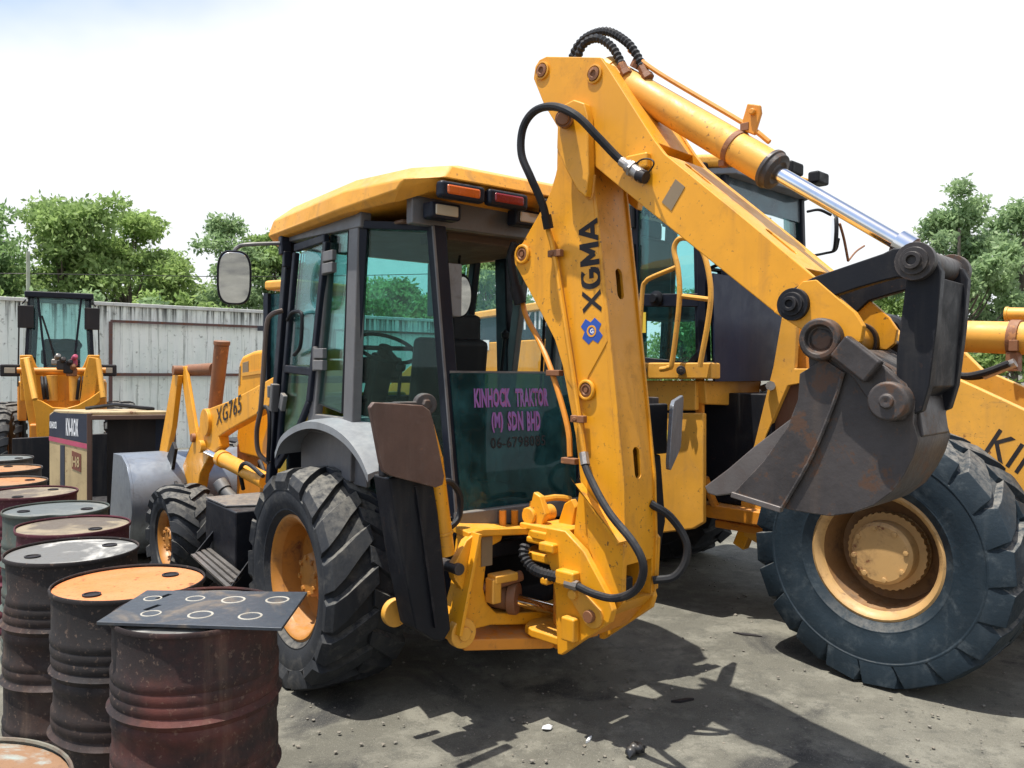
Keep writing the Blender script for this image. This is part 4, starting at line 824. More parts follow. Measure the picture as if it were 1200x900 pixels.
# upper boom end: pivot boss and its raised cheek
B_('pivot_cheek', MB().prism([atY(p, -.235) for p in mp_([(657, 140), (664, 124), (676, 118), (688, 122), (692, 136), (694, 204), (690, 232), (680, 224), (666, 198), (656, 175)], -.21)], (0, .05, 0)), Y, bevel=.008)
B_('pin', MB().cyl(m_(663, 141, -.225), m_(660, 139, -.32), .042, .040, n=22).cyl(m_(660, 139, -.315), m_(659, 138.5, -.335), .03, n=18), RUSTY, bevel=.004)
B_('pivot_cheek', MB().prism([atY(p, .235) for p in mp_([(657, 140), (664, 124), (676, 118), (688, 122), (692, 136), (694, 204), (690, 232), (680, 224), (666, 198), (656, 175)], -.21)], (0, -.05, 0)), Y, bevel=.008)
B_('sticker', MB().prism([p+V((0, -.003, 0)) for p in mp_([(792, 210), (803, 219), (787, 247), (776, 237)], -.185)], (0, .0025, 0)), STICK, dip, smooth=False)
# dipper slots on the upper face
# dipper cylinder, rod, pipe
c0, c1, c2 = m_(700, 78, 0), m_(905, 199, 0), m_(1068, 293, 0); ax = (c1-c0).normalized()
cy = B_('bucket_cylinder', MB().cyl(c0.lerp(c1, .08), c1, .074, n=32).cyl(c0.lerp(c1, .06), c0.lerp(c1, .11), .080, n=32), YP, bevel=.006)
B_('cylinder_gland', MB().lathe([(.075, -.02), (.085, -.018), (.087, .0), (.080, .005), (.078, .026), (.060, .03), (.05, .034), (.04, .03)], c1, ax, 28), STEEL, cy, bevel=.003)
B_('bucket_rod', MB().cyl(c1, c2, .031, n=24).cyl(c2-ax*.06, c2, .05), CHROME)
nrm = V((-ax.z, 0, ax.x)); nrm = nrm if nrm.z > 0 else -nrm
B_('cylinder_pipe', MB().tube([c0+nrm*.14+ax*.16+V((0, -.02, 0)), c0.lerp(c1, .33)+nrm*.115+V((0, -.02, 0)), c0.lerp(c1, .8)+nrm*.105+V((0, -.01, 0)), c0.lerp(c1, .93)+nrm*.09], .011, 8), YO, cy)
for t in (.815,): B_('clamp', MB().lathe([(.072, -.014), (.079, -.014), (.079, .014), (.072, .014)], c0.lerp(c1, t), ax, 28, caps=False).box(c0.lerp(c1, t)+nrm*.095, (.04, .05, .035)).box(c0.lerp(c1, t)-nrm*.080+V((0, -.02, 0)), (.03, .04, .03)), RUSTY, cy, bevel=.003)
q = c0.lerp(c1, .82)+nrm*.13
B_('pipe_bracket', MB().prism([q+V((-.05, -.02, -.03)), q+V((.02, -.02, -.07)), q+V((.05, -.02, .02)), q+V((.045, -.02, .055)), q+V((-.015, -.02, .075))], (0, .02, 0)).cyl(q+V((.015, -.04, .03)), q+V((.015, .03, .03)), .014), YO, cy, bevel=.006)
B_('port', MB().cyl(c0.lerp(c1, .2)+nrm*.08, c0.lerp(c1, .2)+nrm*.13, .035, n=10), RUSTY, cy, bevel=.003)
# hoses at the top
B_('arched_hose', MB().ribbed([m_(668, 75, .05), m_(676, 55, .05), m_(690, 42, .03), m_(712, 37, 0), m_(735, 50, -.02), m_(748, 68, -.02), m_(753, 80, -.02)], .020, .026), RUB)
B_('arched_hose', MB().ribbed([m_(675, 72, -.05), m_(684, 52, -.05), m_(700, 45, -.05), m_(716, 54, -.05), m_(725, 68, -.05), m_(729, 77, -.05)], .020, .026), RUB)
for (a, b, y) in (((752, 78), (757, 88), -.02), ((728, 75), (732, 84), -.05)): B_('hose_fitting', MB().cyl(m_(*a, y), m_(*b, y), .024, n=6).cyl(m_(*b, y), m_(b[0]+3, b[1]+5, y), .032, n=6), RUSTY, bevel=.003)
B_('looped_hose', MB().tube([m_(642, 266, -.19), m_(636, 240, -.24), m_(622, 208, -.30), m_(611, 180, -.32), m_(613, 150, -.32), m_(627, 130, -.32), m_(650, 125, -.33), m_(676, 136, -.33), m_(700, 160, -.28), m_(720, 181, -.23), m_(731, 191, -.21)], .020, 10), RUB)
B_('hose_fitting', MB().cyl(m_(640, 252, -.20), m_(643, 268, -.18), .026, n=8), INK)
B_('quick_coupler', MB().cyl(m_(728, 189, -.215), m_(737, 195, -.215), .024, n=8).cyl(m_(736, 194, -.215), m_(754, 208, -.215), .032, n=14).cyl(m_(740, 197, -.215), m_(743, 199, -.215), .040, n=6), BRITE, bevel=.003)
B_('coupler_block', MB().box(m_(748, 190, -.20), (.12, .04, .07)), Y, bevel=.01)
B_('coupler_cap', MB().cyl(m_(748, 205, -.22), m_(757, 208, -.22), .03, n=12).tube([m_(742, 195, -.19), m_(752, 187, -.25), m_(763, 187, -.25), m_(766, 193, -.25), m_(758, 205, -.19)], .004, 6), INK)
# links
L1 = [(921, 349), (930, 337), (952, 325), (1034, 297), (1046, 291), (1060, 290), (1082, 291), (1092, 305), (1086, 320), (1070, 327), (1050, 325), (1034, 329), (1006, 337), (979, 346), (962, 362), (946, 374), (934, 376), (922, 368)]
l1 = mp_(L1, -.19)
for s in (-1, 1): B_('tipping_link', MB().prism([atY(p, .19*s) for p in l1], (0, -.045*s, 0)), BLK, bevel=.006)
boss(932, 357, -.19, .064, pinm=BLK, d=.06)
boss(1075, 307, -.19, .068, pinm=STEEL, d=.07)
B_('pin_boss', MB().lathe([(.068, 0), (.068, .04), (.05, .05), (.04, .07), (.001, .07)], atY(m_(1075, 307, -.19), .19), (0, 1, 0), 28), STEEL, bevel=.003)
B_('link_pin', MB().cyl(atY(m_(1075, 307, -.19), -.19), atY(m_(1075, 307, -.19), .19), .05, n=20).cyl(atY(m_(932, 357, -.19), -.19), atY(m_(932, 357, -.19), .19), .045, n=20), STEEL)
L2 = mp_([(1063, 318), (1070, 303), (1084, 300), (1096, 304), (1103, 318), (1098, 380), (1089, 452), (1080, 482), (1060, 490), (1050, 478), (1050, 420), (1056, 370)], -.185)
B_('bucket_link', MB().prism([atY(p, -.185) for p in L2], (0, .05, 0)).prism([atY(p, .185) for p in L2], (0, -.05, 0)).prism([atY(p, -.14) for p in (L2[11], L2[4].lerp(L2[11], .10), L2[6].lerp(L2[9], .06), L2[9])], (0, .28, 0)), BLK, bevel=.006)
# bucket
bw = .19
Sd = [(918, 596), (945, 601), (972, 605), (1000, 601), (1024, 592), (1046, 576), (1060, 556), (1070, 536), (1076, 516), (1070, 496), (1072, 470), (1062, 450), (1040, 432), (1000, 408), (980, 382), (960, 379), (946, 394), (948, 432), (938, 438), (936, 468), (924, 500), (896, 540), (860, 578)]
sd_ = mp_(Sd, -bw)
sh = [sd_[22]]+sd_[0:11]; cen = m_(985, 500, -bw)
inn = [p+(cen-p).normalized()*.026 for p in sh]
bkt = B_('digging_bucket', MB().prism([atY(p, -bw+.01) for p in sh[:1]+sh[1:]]+[atY(p, -bw+.01) for p in reversed(inn)], (0, 2*bw-.02, 0)), STEEL, ang=40)
for s in (-1, 1):
    B_('bucket_side', MB().prism([atY(p, bw*s) for p in sd_], (0, -.022*s, 0)), STEEL, bkt, bevel=.004)
    rf = mp_([(860, 578), (918, 596), (950, 540), (976, 480), (990, 436), (966, 420), (948, 432), (938, 438), (936, 468), (924, 500), (896, 540)], -bw)
    B_('side_reinforcement', MB().prism([atY(p, (bw+.010)*s) for p in rf], (0, -.011*s, 0)), STEEL, bkt, bevel=.004)
    ct = mp_([(822, 571), (826, 579), (836, 582), (852, 580), (860, 577), (896, 540), (924, 500), (934, 478), (922, 492), (880, 524), (850, 550)], -bw)
    B_('side_cutter', MB().prism([atY(p, (bw-.022)*s) for p in ct], (0, -.03*s, 0)), LIPM if s < 0 else STEEL, bkt, bevel=.006)
    B_('wear_edge', MB().bar(atY(m_(859, 579, -bw), (bw+.004)*s), atY(m_(917, 597, -bw), (bw+.004)*s), .034, .024, (0, 1, 0)), LIPM, bkt, bevel=.004)
    ear = mp_([(946, 396), (952, 386), (962, 382), (976, 385), (986, 398), (1040, 430), (1062, 450), (1070, 470), (1062, 492), (1044, 494), (1028, 480), (1000, 440), (975, 420), (950, 412)], -bw)
    B_('bucket_ear', MB().prism([atY(p, (bw+.03)*s) for p in ear], (0, -.035*s, 0)), STEEL, bkt, bevel=.008)
    bb = m_(966, 398, -bw); cc = m_(1047, 470, -bw)
    B_('pivot_boss', MB().lathe([(.082, -.06), (.082, .045), (.074, .055), (.056, .055), (.050, .03), (.032, .03), (.032, -.02), (.001, -.02)], atY(bb, bw*s), (0, s, 0), 30), STEEL, bkt, bevel=.004, ang=30)
    B_('pivot_boss', MB().lathe([(.072, -.06), (.072, .060), (.064, .068), (.026, .068), (.024, .08), (.012, .08), (.001, .075)], atY(cc, bw*s), (0, s, 0), 26), STEEL, bkt, bevel=.004, ang=30)
    B_('ear_bar', MB().bar(atY(m_(990, 405, -bw), (bw+.05)*s), atY(m_(1031, 437, -bw), (bw+.05)*s), .05, .10, (0, 1, 0)), STEEL, bkt, bevel=.012)
ct = atY(m_(858, 577, -bw), 0); d2 = (m_(826, 571, -bw)-m_(905, 548, -bw))
lipd = (m_(858, 578, -bw)-m_(900, 545, -bw)).normalized()
B_('lip_plate', MB().prism([atY(m_(918, 594, -bw), bw-.03), atY(m_(860, 577, -bw), bw-.03), atY(m_(836, 579, -bw), bw-.03), atY(m_(838, 572, -bw), bw-.03), atY(m_(916, 590, -bw), bw-.03)], (0, -2*bw+.06, 0)), BRITE, bkt, bevel=.003)
bb = m_(966, 398, -bw); cc = m_(1047, 470, -bw)
B_('hanger_plate', MB().prism([atY(p, -.15) for p in mp_([(1000, 408), (1040, 430), (1072, 470), (1078, 512), (1058, 520), (1030, 470)], -bw)], (0, .30, 0)), STEEL, bkt, bevel=.006)
B_('bucket_pin', MB().cyl(atY(bb, -bw), atY(bb, bw), .04, n=18).cyl(atY(cc, -bw), atY(cc, bw), .036, n=18), STEEL, bkt)
B_('pivot_tube', MB().cyl(atY(bb, -.16), atY(bb, .16), .07, n=24), Y, dip, bevel=.004)

WELD = worn('painted_weld', (.60, .25, .02), rough=.5, bump=.9, bs=160)
for q in ([(694, 204), (690, 232), (680, 224), (666, 198)],): B_('weld_bead', MB().tube([atY(p, -.190) for p in mp_(q, -.21)], .007, 6, 3), WELD)
B_('weld_bead', MB().tube([atY(m_(a_, b_, -.14), -.158) for a_, b_ in ((641, 620), (662, 624), (683, 648), (711, 701))], .008, 6, 1), WELD)
B_('weld_bead', MB().tube([atY(m_(a_, b_, -bw), -bw-.012) for a_, b_ in ((918, 595), (950, 540), (976, 480), (990, 436))], .008, 6, 3), STEEL, bkt)

# ---------------------------------------------------------------- the wheel loader behind (articulated: two frames)
FF = Frame(2.91, 5.565, radians(-46)); RF = FF
CW = .78
wl = thing('wheel_loader', 'big yellow wheel loader with blue tinted cab behind the raised boom, on the right', 'loader', FF)
F_ = lambda name, mb, mat, parent=None, **k: build(mb, name, mat, parent or wl, FF, **k)
R_ = lambda name, mb, mat, parent=None, **k: build(mb, name, mat, parent or wl, RF, **k)
f_ = lambda px, py, y=-.45: FF.on(px, py, 'y', y)
r_ = lambda px, py, y=-CW: RF.on(px, py, 'y', y)
NX = r_(835, 440).x
n_ = lambda px, py, x=NX: RF.on(px, py, 'x', x)
for s in (1, -1):
    wheel(wl, FF, (.03, s*.79, .755), (0, s, 0), .775, .62, .375, TIREB if s < 0 else TIRE, RIMP, nl=20, sweep=.24, lugw=.212, lh=.040, sh=.15, hub=.195, dish=.09, bolts=8, flip=s, deep=.15, dm=DISHM, gear=36, squash=.016, bulge=.55)
    wheel(wl, RF, (-2.75, s*.79, .755), (0, s, 0), .775, .62, .375, TIRE, RIMP, nl=20, sweep=.24, lugw=.212, lh=.040, sh=.15, hub=.195, dish=.09, bolts=8, flip=s, deep=.15, dm=DISHM, gear=36, squash=.016)
F_('axle', MB().box((.03, 0, .755), (.34, 1.3, .34)), YO, bevel=.03)
R_('axle', MB().box((-2.75, 0, .755), (.34, 1.3, .34)), YO, bevel=.03)
# front frame with its towers
tw = [(916, 372), (934, 372), (931, 432), (947, 432), (944, 448), (923, 452), (915, 470), (897, 512), (890, 545), (893, 590), (892, 640), (872, 628), (868, 590), (872, 560), (884, 520), (896, 470), (906, 430)]
F_('tower_plate', MB().prism(plane_pts(FF, 'y', -.46, tw), (0, .05, 0)), YP, bevel=.006)
F_('tower_plate', MB().prism([V((p.x, .46, p.z)) for p in plane_pts(FF, 'y', -.46, tw)], (0, -.05, 0)), YP, bevel=.006)
F_('tower_web', MB().prism(plane_pts(FF, 'y', -.40, [(930, 440), (962, 440), (975, 520), (960, 640), (893, 640), (893, 545), (905, 500)]), (0, .80, 0)), worn('brown_primer', (.13, .055, .03), rough=.6, dust=.2), bevel=.01)
F_('tower_post', MB().prism(plane_pts(FF, 'y', -.36, [(934, 372), (944, 372), (948, 434), (934, 434)]), (0, .72, 0)), YO, bevel=.006)
F_('tower_stay', MB().bar(f_(884, 600, -.40), f_(868, 640, -.40), .09, .10), Y, bevel=.01)
F_('front_frame', MB().box((.0, 0, .95), (1.5, .78, .6)).box((-.75, 0, 1.2), (.5, .5, .3)), YO, bevel=.03)
F_('bolt_row', MB().cyl(f_(903, 452, -.47), f_(903, 452, -.51), .035, n=8), BRITE)
# lift arms and tilt cylinder
ar = [(1002, 392), (1015, 376), (1040, 376), (1062, 400), (1092, 431), (1140, 452), (1200, 480), (1290, 522), (1350, 580), (1440, 700), (1425, 760), (1390, 760), (1330, 670), (1270, 622), (1200, 600), (1120, 560), (1060, 520), (1020, 470), (1000, 420)]
for s in (-1, 1):
    la = F_('lift_arm', MB().prism([V((p.x, .52*s, p.z)) for p in plane_pts(FF, 'y', -.52, ar)], (0, -.07*s, 0)), YP, bevel=.008)
    if s < 0: text('KINHOCK', f_(1153, 529, -.52), f_(1200, 561, -.52)-f_(1153, 529, -.52), f_(1166, 490, -.52)-f_(1149, 516, -.52), .165, INK, la, FF, w=.95, bold=.01)
c0, c1 = f_(1060, 392, 0), f_(1245, 398, 0)
cy = F_('tilt_cylinder', MB().cyl(c0, c1, .105, n=32), YP, bevel=.006)
F_('cylinder_clamp', MB().lathe([(.105, -.03), (.122, -.03), (.122, .03), (.105, .03)], f_(1190, 397, 0), c1-c0, 30, caps=False).box(f_(1188, 424, -.05), (.07, .10, .12)).box(f_(1188, 405, -.11), (.05, .04, .07)), RUSTY, cy, bevel=.004)
F_('tilt_rod', MB().cyl(c1, c1+(c1-c0)*.8, .05, n=20), CHROME)
F_('cross_tube', MB().cyl(f_(1178, 368, .35), f_(1235, 369, .35), .045).cyl(f_(1178, 368, .35), f_(1182, 368, .35), .05), YP, bevel=.004)
F_('bell_crank', MB().prism(plane_pts(FF, 'y', .03, [(1290, 330), (1330, 330), (1360, 420), (1390, 560), (1350, 570), (1310, 460), (1280, 400)]), (0, -.12, 0)), YP, bevel=.01)
F_('loader_bucket', MB().prism([(2.2, -1.25, .95), (2.02, -1.25, .5), (2.15, -1.25, .12), (2.5, -1.25, .04), (3.2, -1.25, .03), (3.2, -1.25, .06), (2.52, -1.25, .09), (2.2, -1.25, .18), (2.08, -1.25, .5), (2.25, -1.25, .95)], (0, 2.5, 0)), STEEL, bevel=.01)
for dz, y in ((0, -.16), (.05, -.2)): F_('cylinder_hose', MB().tube([f_(1082, 408, y), f_(1098, 424+dz*40, y), f_(1125, 440, y), f_(1152, 440-dz*60, y), f_(1182, 428-dz*40, y)], .022, 8), RUB)
F_('hose_sleeve', MB().cyl(f_(1152, 440, -.16), f_(1190, 425, -.16), .03, n=10), BRITE)
F_('frame_hose', MB().tube([f_(1010, 378, -.3), f_(1030, 374, -.3), f_(1052, 378, -.3), f_(1060, 392, -.3)], .04, 8), RUB)
F_('tower_hose', MB().tube([f_(1008, 352, .1), f_(1020, 362, .1), f_(1040, 385, .1)], .03, 8), RUB)
# rear frame, engine bay, ladder side panels
R_('rear_frame', MB().box((-1.2, 0, 1.0), (2.9, .72, .5)).box((.15, 0, .95), (.6, .4, .3)), YO, bevel=.02)
pn = lambda *q, y=-CW-.04: plane_pts(RF, 'y', y, q)
R_('side_panel', MB().prism(pn((720, 484), (824, 484), (824, 613), (812, 620), (720, 632)), (0, .05, 0)), YP, bevel=.012)
R_('upper_panel', MB().prism(pn((720, 446), (815, 446), (815, 481), (720, 481)), (0, .05, 0)), YP, bevel=.01)
R_('sill_step', MB().prism(pn((715, 425), (834, 425), (834, 444), (715, 444), y=-CW-.12), (0, .12, 0)), YP, bevel=.012)
R_('step_riser', MB().prism(pn((815, 444), (823, 444), (823, 560), (815, 560), y=-CW+.02), (0, .03, 0)), YO)
for px in (753, 798):
    R_('rail_clamp', MB().cyl(r_(px, 434, -CW-.13), r_(px, 434, -CW-.17), .035, n=12).cyl(r_(px, 434, -CW-.17), r_(px, 434, -CW-.19), .02, n=6), STEEL, bevel=.004)
R_('front_beam', MB().prism([n_(826, 446, NX-.06), n_(893, 446, NX-.06), n_(889, 470, NX-.06), n_(880, 476, NX-.06), n_(828, 474, NX-.06)], (-.08, 0, 0)), YP, bevel=.012)
R_('engine_bay', MB().box((NX-.45, .05, 1.25), (1.5, 1.0, .85)), BLK, bevel=.01)
R_('bay_floor', MB().box((NX-.2, -.03, .77), (1.1, 1.1, .10)).box((NX+.1, .0, .66), (.5, .95, .06)), YO, bevel=.01)
a = n_(830, 600, NX-.1)
for i, (px, py, py2) in enumerate(((826, 560, 612), (846, 566, 604))): R_('bay_pipe', MB().tube([n_(px, py, NX-.12), n_(px+12, (py+py2)/2+6, NX-.1), n_(px+30, py2, NX-.12)], .03, 8), YO)
R_('lock_pin', MB().cyl(f_(0, 0) if False else n_(894, 455, NX-.03), n_(900, 453, NX-.03), .03, n=8), BRITE)
R_('pipe_union', MB().cyl(n_(872, 620, NX), n_(884, 620, NX), .022, n=8).cyl(n_(872, 629, NX), n_(884, 629, NX), .022, n=8), YSTK)
# hood along the rear
x0 = NX-1.55
hq = RF.on(565, 359, 'y', -.60).z; hs_ = RF.on(565, 398, 'y', -.60).z
hx0, hx1 = RF.on(512, 400, 'y', -.60).x, x0-.06
R_('hood_roof', MB().prism([(hx0, -.62, hq-.16), (hx1, -.62, hq-.06), (hx1, -.62, hq+.03), (hx0, -.60, hq-.09)], (0, 1.24, 0)), YP, bevel=.02)
R_('hood_band', MB().prism([(hx0+.02, -.59, hs_-.05), (hx1, -.59, hs_), (hx1, -.59, hq-.05), (hx0+.02, -.59, hq-.15)], (0, 1.18, 0)), SLATE, bevel=.01)
hs = R_('hood_side', MB().prism([(hx0, -.60, 1.25), (hx1, -.60, 1.25), (hx1, -.60, hs_), (hx0, -.60, hs_-.05)], (0, 1.20, 0)), Y, bevel=.012)
q0 = RF.on(615, 384, 'y', -.60)
text('KINHOCK', (q0.x-.02, -.592, q0.z-.02), (1, 0, 0), (0, 0, 1), .17, WHITE, wl, RF, w=.95, bold=.01)
R_('label_plate', MB().box((RF.on(561, 387, 'y', -.59).x, -.592, RF.on(561, 387, 'y', -.59).z), (.05, .004, .10)), WHITE)
gq = RF.on(590, 420, 'y', -.60)
for i in range(9):
    for j in range(3): R_('vent_hole', MB().cyl((gq.x-.06+j*.07+(.035 if i % 2 else 0), -.598, gq.z-.27+i*.06), (gq.x-.06+j*.07+(.035 if i % 2 else 0), -.603, gq.z-.27+i*.06), .022, n=8), INK, hs, smooth=False)
R_('hood_seam', MB().box((gq.x-.35, -.6015, gq.z+.05), (.02, .004, .25)), SLATE, hs); R_('label_plate', MB().box((gq.x-.25, -.6015, gq.z+.13), (.09, .004, .1)), WHITE, hs)
# cab
zc = r_(800, 196).z-.05
fl_ = r_(745, 425).z
x0 = NX-1.55
cb = R_('cab_floor', MB().box(((NX+x0)/2, 0, fl_-.03), (NX-x0, 2*CW, .08)), NAVY, bevel=.01)
for s in (-1, 1):
    R_('cab_post', MB().bar((NX-.10, s*(CW-.03), fl_), (NX-.16, s*(CW-.03), zc), .06, .10, (0, 1, 0)), NAVY, bevel=.012)
    R_('cab_post', MB().bar((x0+.05, s*(CW-.03), fl_), (x0+.1, s*(CW-.03), zc), .06, .12, (0, 1, 0)), NAVY, bevel=.012)
    R_('cab_post', MB().bar((NX+.02, s*.62, fl_), (NX-.04, s*.60, zc), .06, .05, (0, 1, 0)), NAVY, bevel=.012)
    R_('roof_rail', MB().bar((x0, s*(CW-.03), zc), (NX-.1, s*(CW-.03), zc), .06, .12, (0, 1, 0)), NAVY, bevel=.01)
    R_('side_window', MB().prism([(x0+.1, s*(CW-.035), fl_+.06), (x0+.1, s*(CW-.035), zc-.05), (NX-.62, s*(CW-.035), zc-.05), (NX-.62, s*(CW-.035), fl_+.06)], (0, .008*s, 0)), GLASSL, smooth=False)
dr = R_('door', MB().bar(r_(745, 424, -CW+.01), r_(745, 214, -CW+.01), .04, .06, (0, 1, 0)).bar(r_(745, 422, -CW+.01), r_(818, 430, -CW+.01), .04, .06, (0, 1, 0)).bar(r_(824, 410, -CW+.01), r_(822, 230, -CW+.01), .04, .07, (0, 1, 0)).bar(r_(824, 410, -CW+.01), r_(806, 430, -CW+.01), .04, .05, (0, 1, 0)).bar(r_(745, 352, -CW+.01), r_(822, 352, -CW+.01), .04, .10, (0, 1, 0)).bar(r_(745, 215, -CW+.01), r_(822, 205, -CW+.01), .04, .06, (0, 1, 0)), NAVY, bevel=.008)
R_('door_pane', MB().prism(pn((747, 217), (820, 208), (820, 346), (747, 346), y=-CW+.015), (0, -.006, 0)), GLASSL, dr, smooth=False)
R_('door_pane', MB().prism(pn((747, 358), (820, 358), (820, 412), (806, 426), (747, 420), y=-CW+.015), (0, -.006, 0)), GLASSL, dr, smooth=False)
R_('door_handle', MB().lathe([(.06, 0), (.06, .02), (.035, .03), (.03, .06), (.001, .06)], r_(770, 350, -CW-.01), (0, -1, 0), 18), SEATM, dr)
for py in (255, 300, 390): R_('hinge', MB().cyl(r_(741, py-14, -CW-.03), r_(741, py+12, -CW-.03), .022, n=10), SEATM, dr)
text('XGMA', r_(776, 258, -CW+.02), r_(752, 253, -CW+.02)-r_(776, 258, -CW+.02), (0, 0, 1), .07, INK, dr, RF, w=.24, bold=.02)
R_('warning_sticker', MB().prism(pn((748, 366), (757, 366), (757, 390), (748, 390), y=-CW-.002), (0, -.002, 0)), YSTK, dr, smooth=False)
R_('warning_sticker', MB().prism(pn((776, 506), (784, 504), (784, 528), (776, 529), y=-CW-.041), (0, -.002, 0)), YSTK, smooth=False)
# front glazing: dark lower pane, tall windscreen
R_('lower_pane', MB().prism([n_(q1, q2, NX+.05) for q1, q2 in ((836, 320), (868, 326), (895, 350), (934, 385), (934, 446), (838, 447))], (-.012, 0, 0)), DARKP, smooth=False)
R_('lower_wall', MB().prism([n_(838, 330, NX-.05), n_(950, 400, NX-.05), n_(950, 446, NX-.05), n_(842, 446, NX-.05)], (-.05, 0, 0)), NAVY)
tL, tR = V((NX-.05, -.58, zc-.02)), V((NX-.05, .58, zc-.02))
R_('windscreen', MB().prism([tL, tR, V((NX+.02, .60, fl_+.1)), V((NX+.02, -.60, fl_+.75)), V((NX+.01, -.59, fl_+.9))], (-.008, 0, 0)), GLASSL, smooth=False)
R_('windscreen_band', MB().prism([V((NX-.04, -.58, zc-.02)), V((NX-.04, .58, zc-.02)), V((NX-.03, .58, zc-.22)), V((NX-.03, -.58, zc-.22))], (.004, 0, 0)), glass('grey_sun_band', (.55, .64, .68), .08, .28, (.26, .31, .36)), smooth=False)  # tinted film, its pale diffuse tone stands in for reflected sky
R_('wiper', MB().tube([n_(895, 262, NX+.07), n_(898, 290, NX+.09), n_(905, 322, NX+.10)], .012, 6, 2), INK)
R_('instrument_box', MB().box((NX-.3, .15, fl_+.55), (.2, .6, .25)).box((NX-.55, .3, fl_+.9), (.12, .3, .04)), SEATM, bevel=.03)
sx_ = NX-.95
R_('seat', MB().box((sx_, .05, fl_+.45), (.5, .5, .14)).box((sx_-.23, .05, fl_+.82), (.14, .5, .62)).box((sx_-.25, .05, fl_+1.2), (.1, .3, .2)), SEATM, bevel=.05)
sw = V((NX-.45, .05, fl_+.78)); axs = V((-.4, 0, 1)).normalized(); u, q, _ = basis(axs)
R_('steering_wheel', MB().tube([sw+(u*cos(a)+q*sin(a))*.2 for a in np.linspace(0, 2*pi, 29)], .015, 8, 1).bar(sw-u*.2, sw+u*.2, .03, .02, q).cyl(sw, sw+V((.16, 0, -.5)), .04), SEATM)
rp_ = [(x0-.08, -.84, zc+.03), (NX-.25, -.86, zc+.03), (NX+.06, -.62, zc+.03), (NX+.10, .62, zc+.03), (NX-.2, .86, zc+.03), (x0-.08, .84, zc+.03)]
R_('cab_roof', MB().prism(rp_, (0, 0, .10)), YP, bevel=.04)
R_('roof_underside', MB().prism([(x, y*.95, zc-.02) for x, y, z in rp_], (0, 0, .048)), LINER, bevel=.01)
for L in (.1, .55): R_('roof_lamp', MB().box((NX+.14, L, zc+.12), (.10, .2, .10)).box((NX+.08, L, zc+.05), (.05, .05, .1)), SEATM, bevel=.02)
R_('interior_mirror', MB().box(n_(868, 222, NX-.15), (.02, .18, .12)).tube([n_(845, 205, NX-.1), n_(855, 212, NX-.15), n_(868, 216, NX-.15)], .01, 6), GREY, bevel=.02)
# handrails by the door
hr = lambda *q: [r_(px, py, -CW-.18) for px, py in q]
R_('hand_rail', MB().tube(hr((774, 433), (783, 431), (788, 422), (796, 354), (795, 318), (790, 294), (793, 283), (800, 279), (812, 282), (822, 292), (829, 312), (833, 342), (830, 375), (820, 430)), .020, 10).tube(hr((800, 347), (832, 351)), .018, 8, 1), YP)
R_('hand_rail', MB().tube(hr((749, 425), (750, 390), (753, 340), (757, 330), (764, 325), (793, 313)), .018, 10), YP)
# outside mirror on a wire frame
a = n_(978, 272, NX+.25)
mo = R_('side_mirror', MB().lathe([(.001, -.02), (.09, -.02), (.11, 0), (.105, .014), (.001, .014)], (0, 0, 0), (0, 0, 1), 24), SEATM); orient(mo, a, (-.9, -.6, 0), (0, 0, 1), 1.5, .8)
g = R_('mirror_face', MB().lathe([(.001, .016), (.096, .016), (.096, .012)], (0, 0, 0), (0, 0, 1), 24), MIRR, mo); orient(g, a, (-.9, -.6, 0), (0, 0, 1), 1.5, .8)
for q in (((946, 248), (960, 246), (974, 252)), ((950, 300), (966, 297), (979, 293), (983, 280))): R_('mirror_arm', MB().tube([n_(px, py, NX+.12+.12*i/2) for i, (px, py) in enumerate(q)], .012, 6), SEATM, mo)
a = n_(990, 290, NX+.3)
R_('work_lamp_wire', MB().tube([n_(984, 262, NX+.3), n_(989, 280, NX+.3), n_(994, 306, NX+.3)], .012, 6).tube([n_(994, 306, NX+.3), n_(1003, 295, NX+.3), n_(1013, 288, NX+.3)], .008, 6), RUSTY)

# ---------------------------------------------------------------- boundary wall of sheets in a brown steel frame
wa, wb = V((-8.35, 15.9, 0)), V((-5.6, 18.0, 0)); wd = (wb-wa).normalized()
WF = Frame(wa.x, wa.y, atan2(wd.y, wd.x))
wall = thing('boundary_wall', 'weathered pale green boundary wall of upright sheets in a brown frame', 'wall', WF)
def wallmat():
    m, t, N, L, b = nodes('stained_sheet'); st = noise(t, 1, 6, .65, streakvec(t, 5, .35)); n1 = noise(t, 1.1, 8, .65); n2 = noise(t, 9, 8, .7); st2 = noise(t, 1, 6, .7, streakvec(t, 14, .5))
    c = mixc(t, ramp(t, n1, .3, .7), (.64, .70, .66), (.80, .83, .79)); c = mixc(t, ramp(t, st, .50, .68, 0, .65), c, (.84, .86, .83)); c = mixc(t, ramp(t, st2, .53, .68, 0, .8), c, (.20, .22, .20))
    c = mixc(t, ramp(t, n2, .57, .68, 0, .75), c, (.16, .165, .15))
    co = next(x for x in t.nodes if x.type == 'TEX_COORD'); s = N('ShaderNodeSeparateXYZ'); L(co.outputs['Object'], s.inputs[0])
    c = mixc(t, mul(t, ramp(t, s.outputs[2], 2.45, 2.98), ramp(t, st2, .42, .6)), c, (.06, .065, .06))
    L(c, b.inputs['Base Color']); b.inputs['Roughness'].default_value = .85; return m
SHEET = wallmat(); H = 3.0; x = -4.5; i = 0
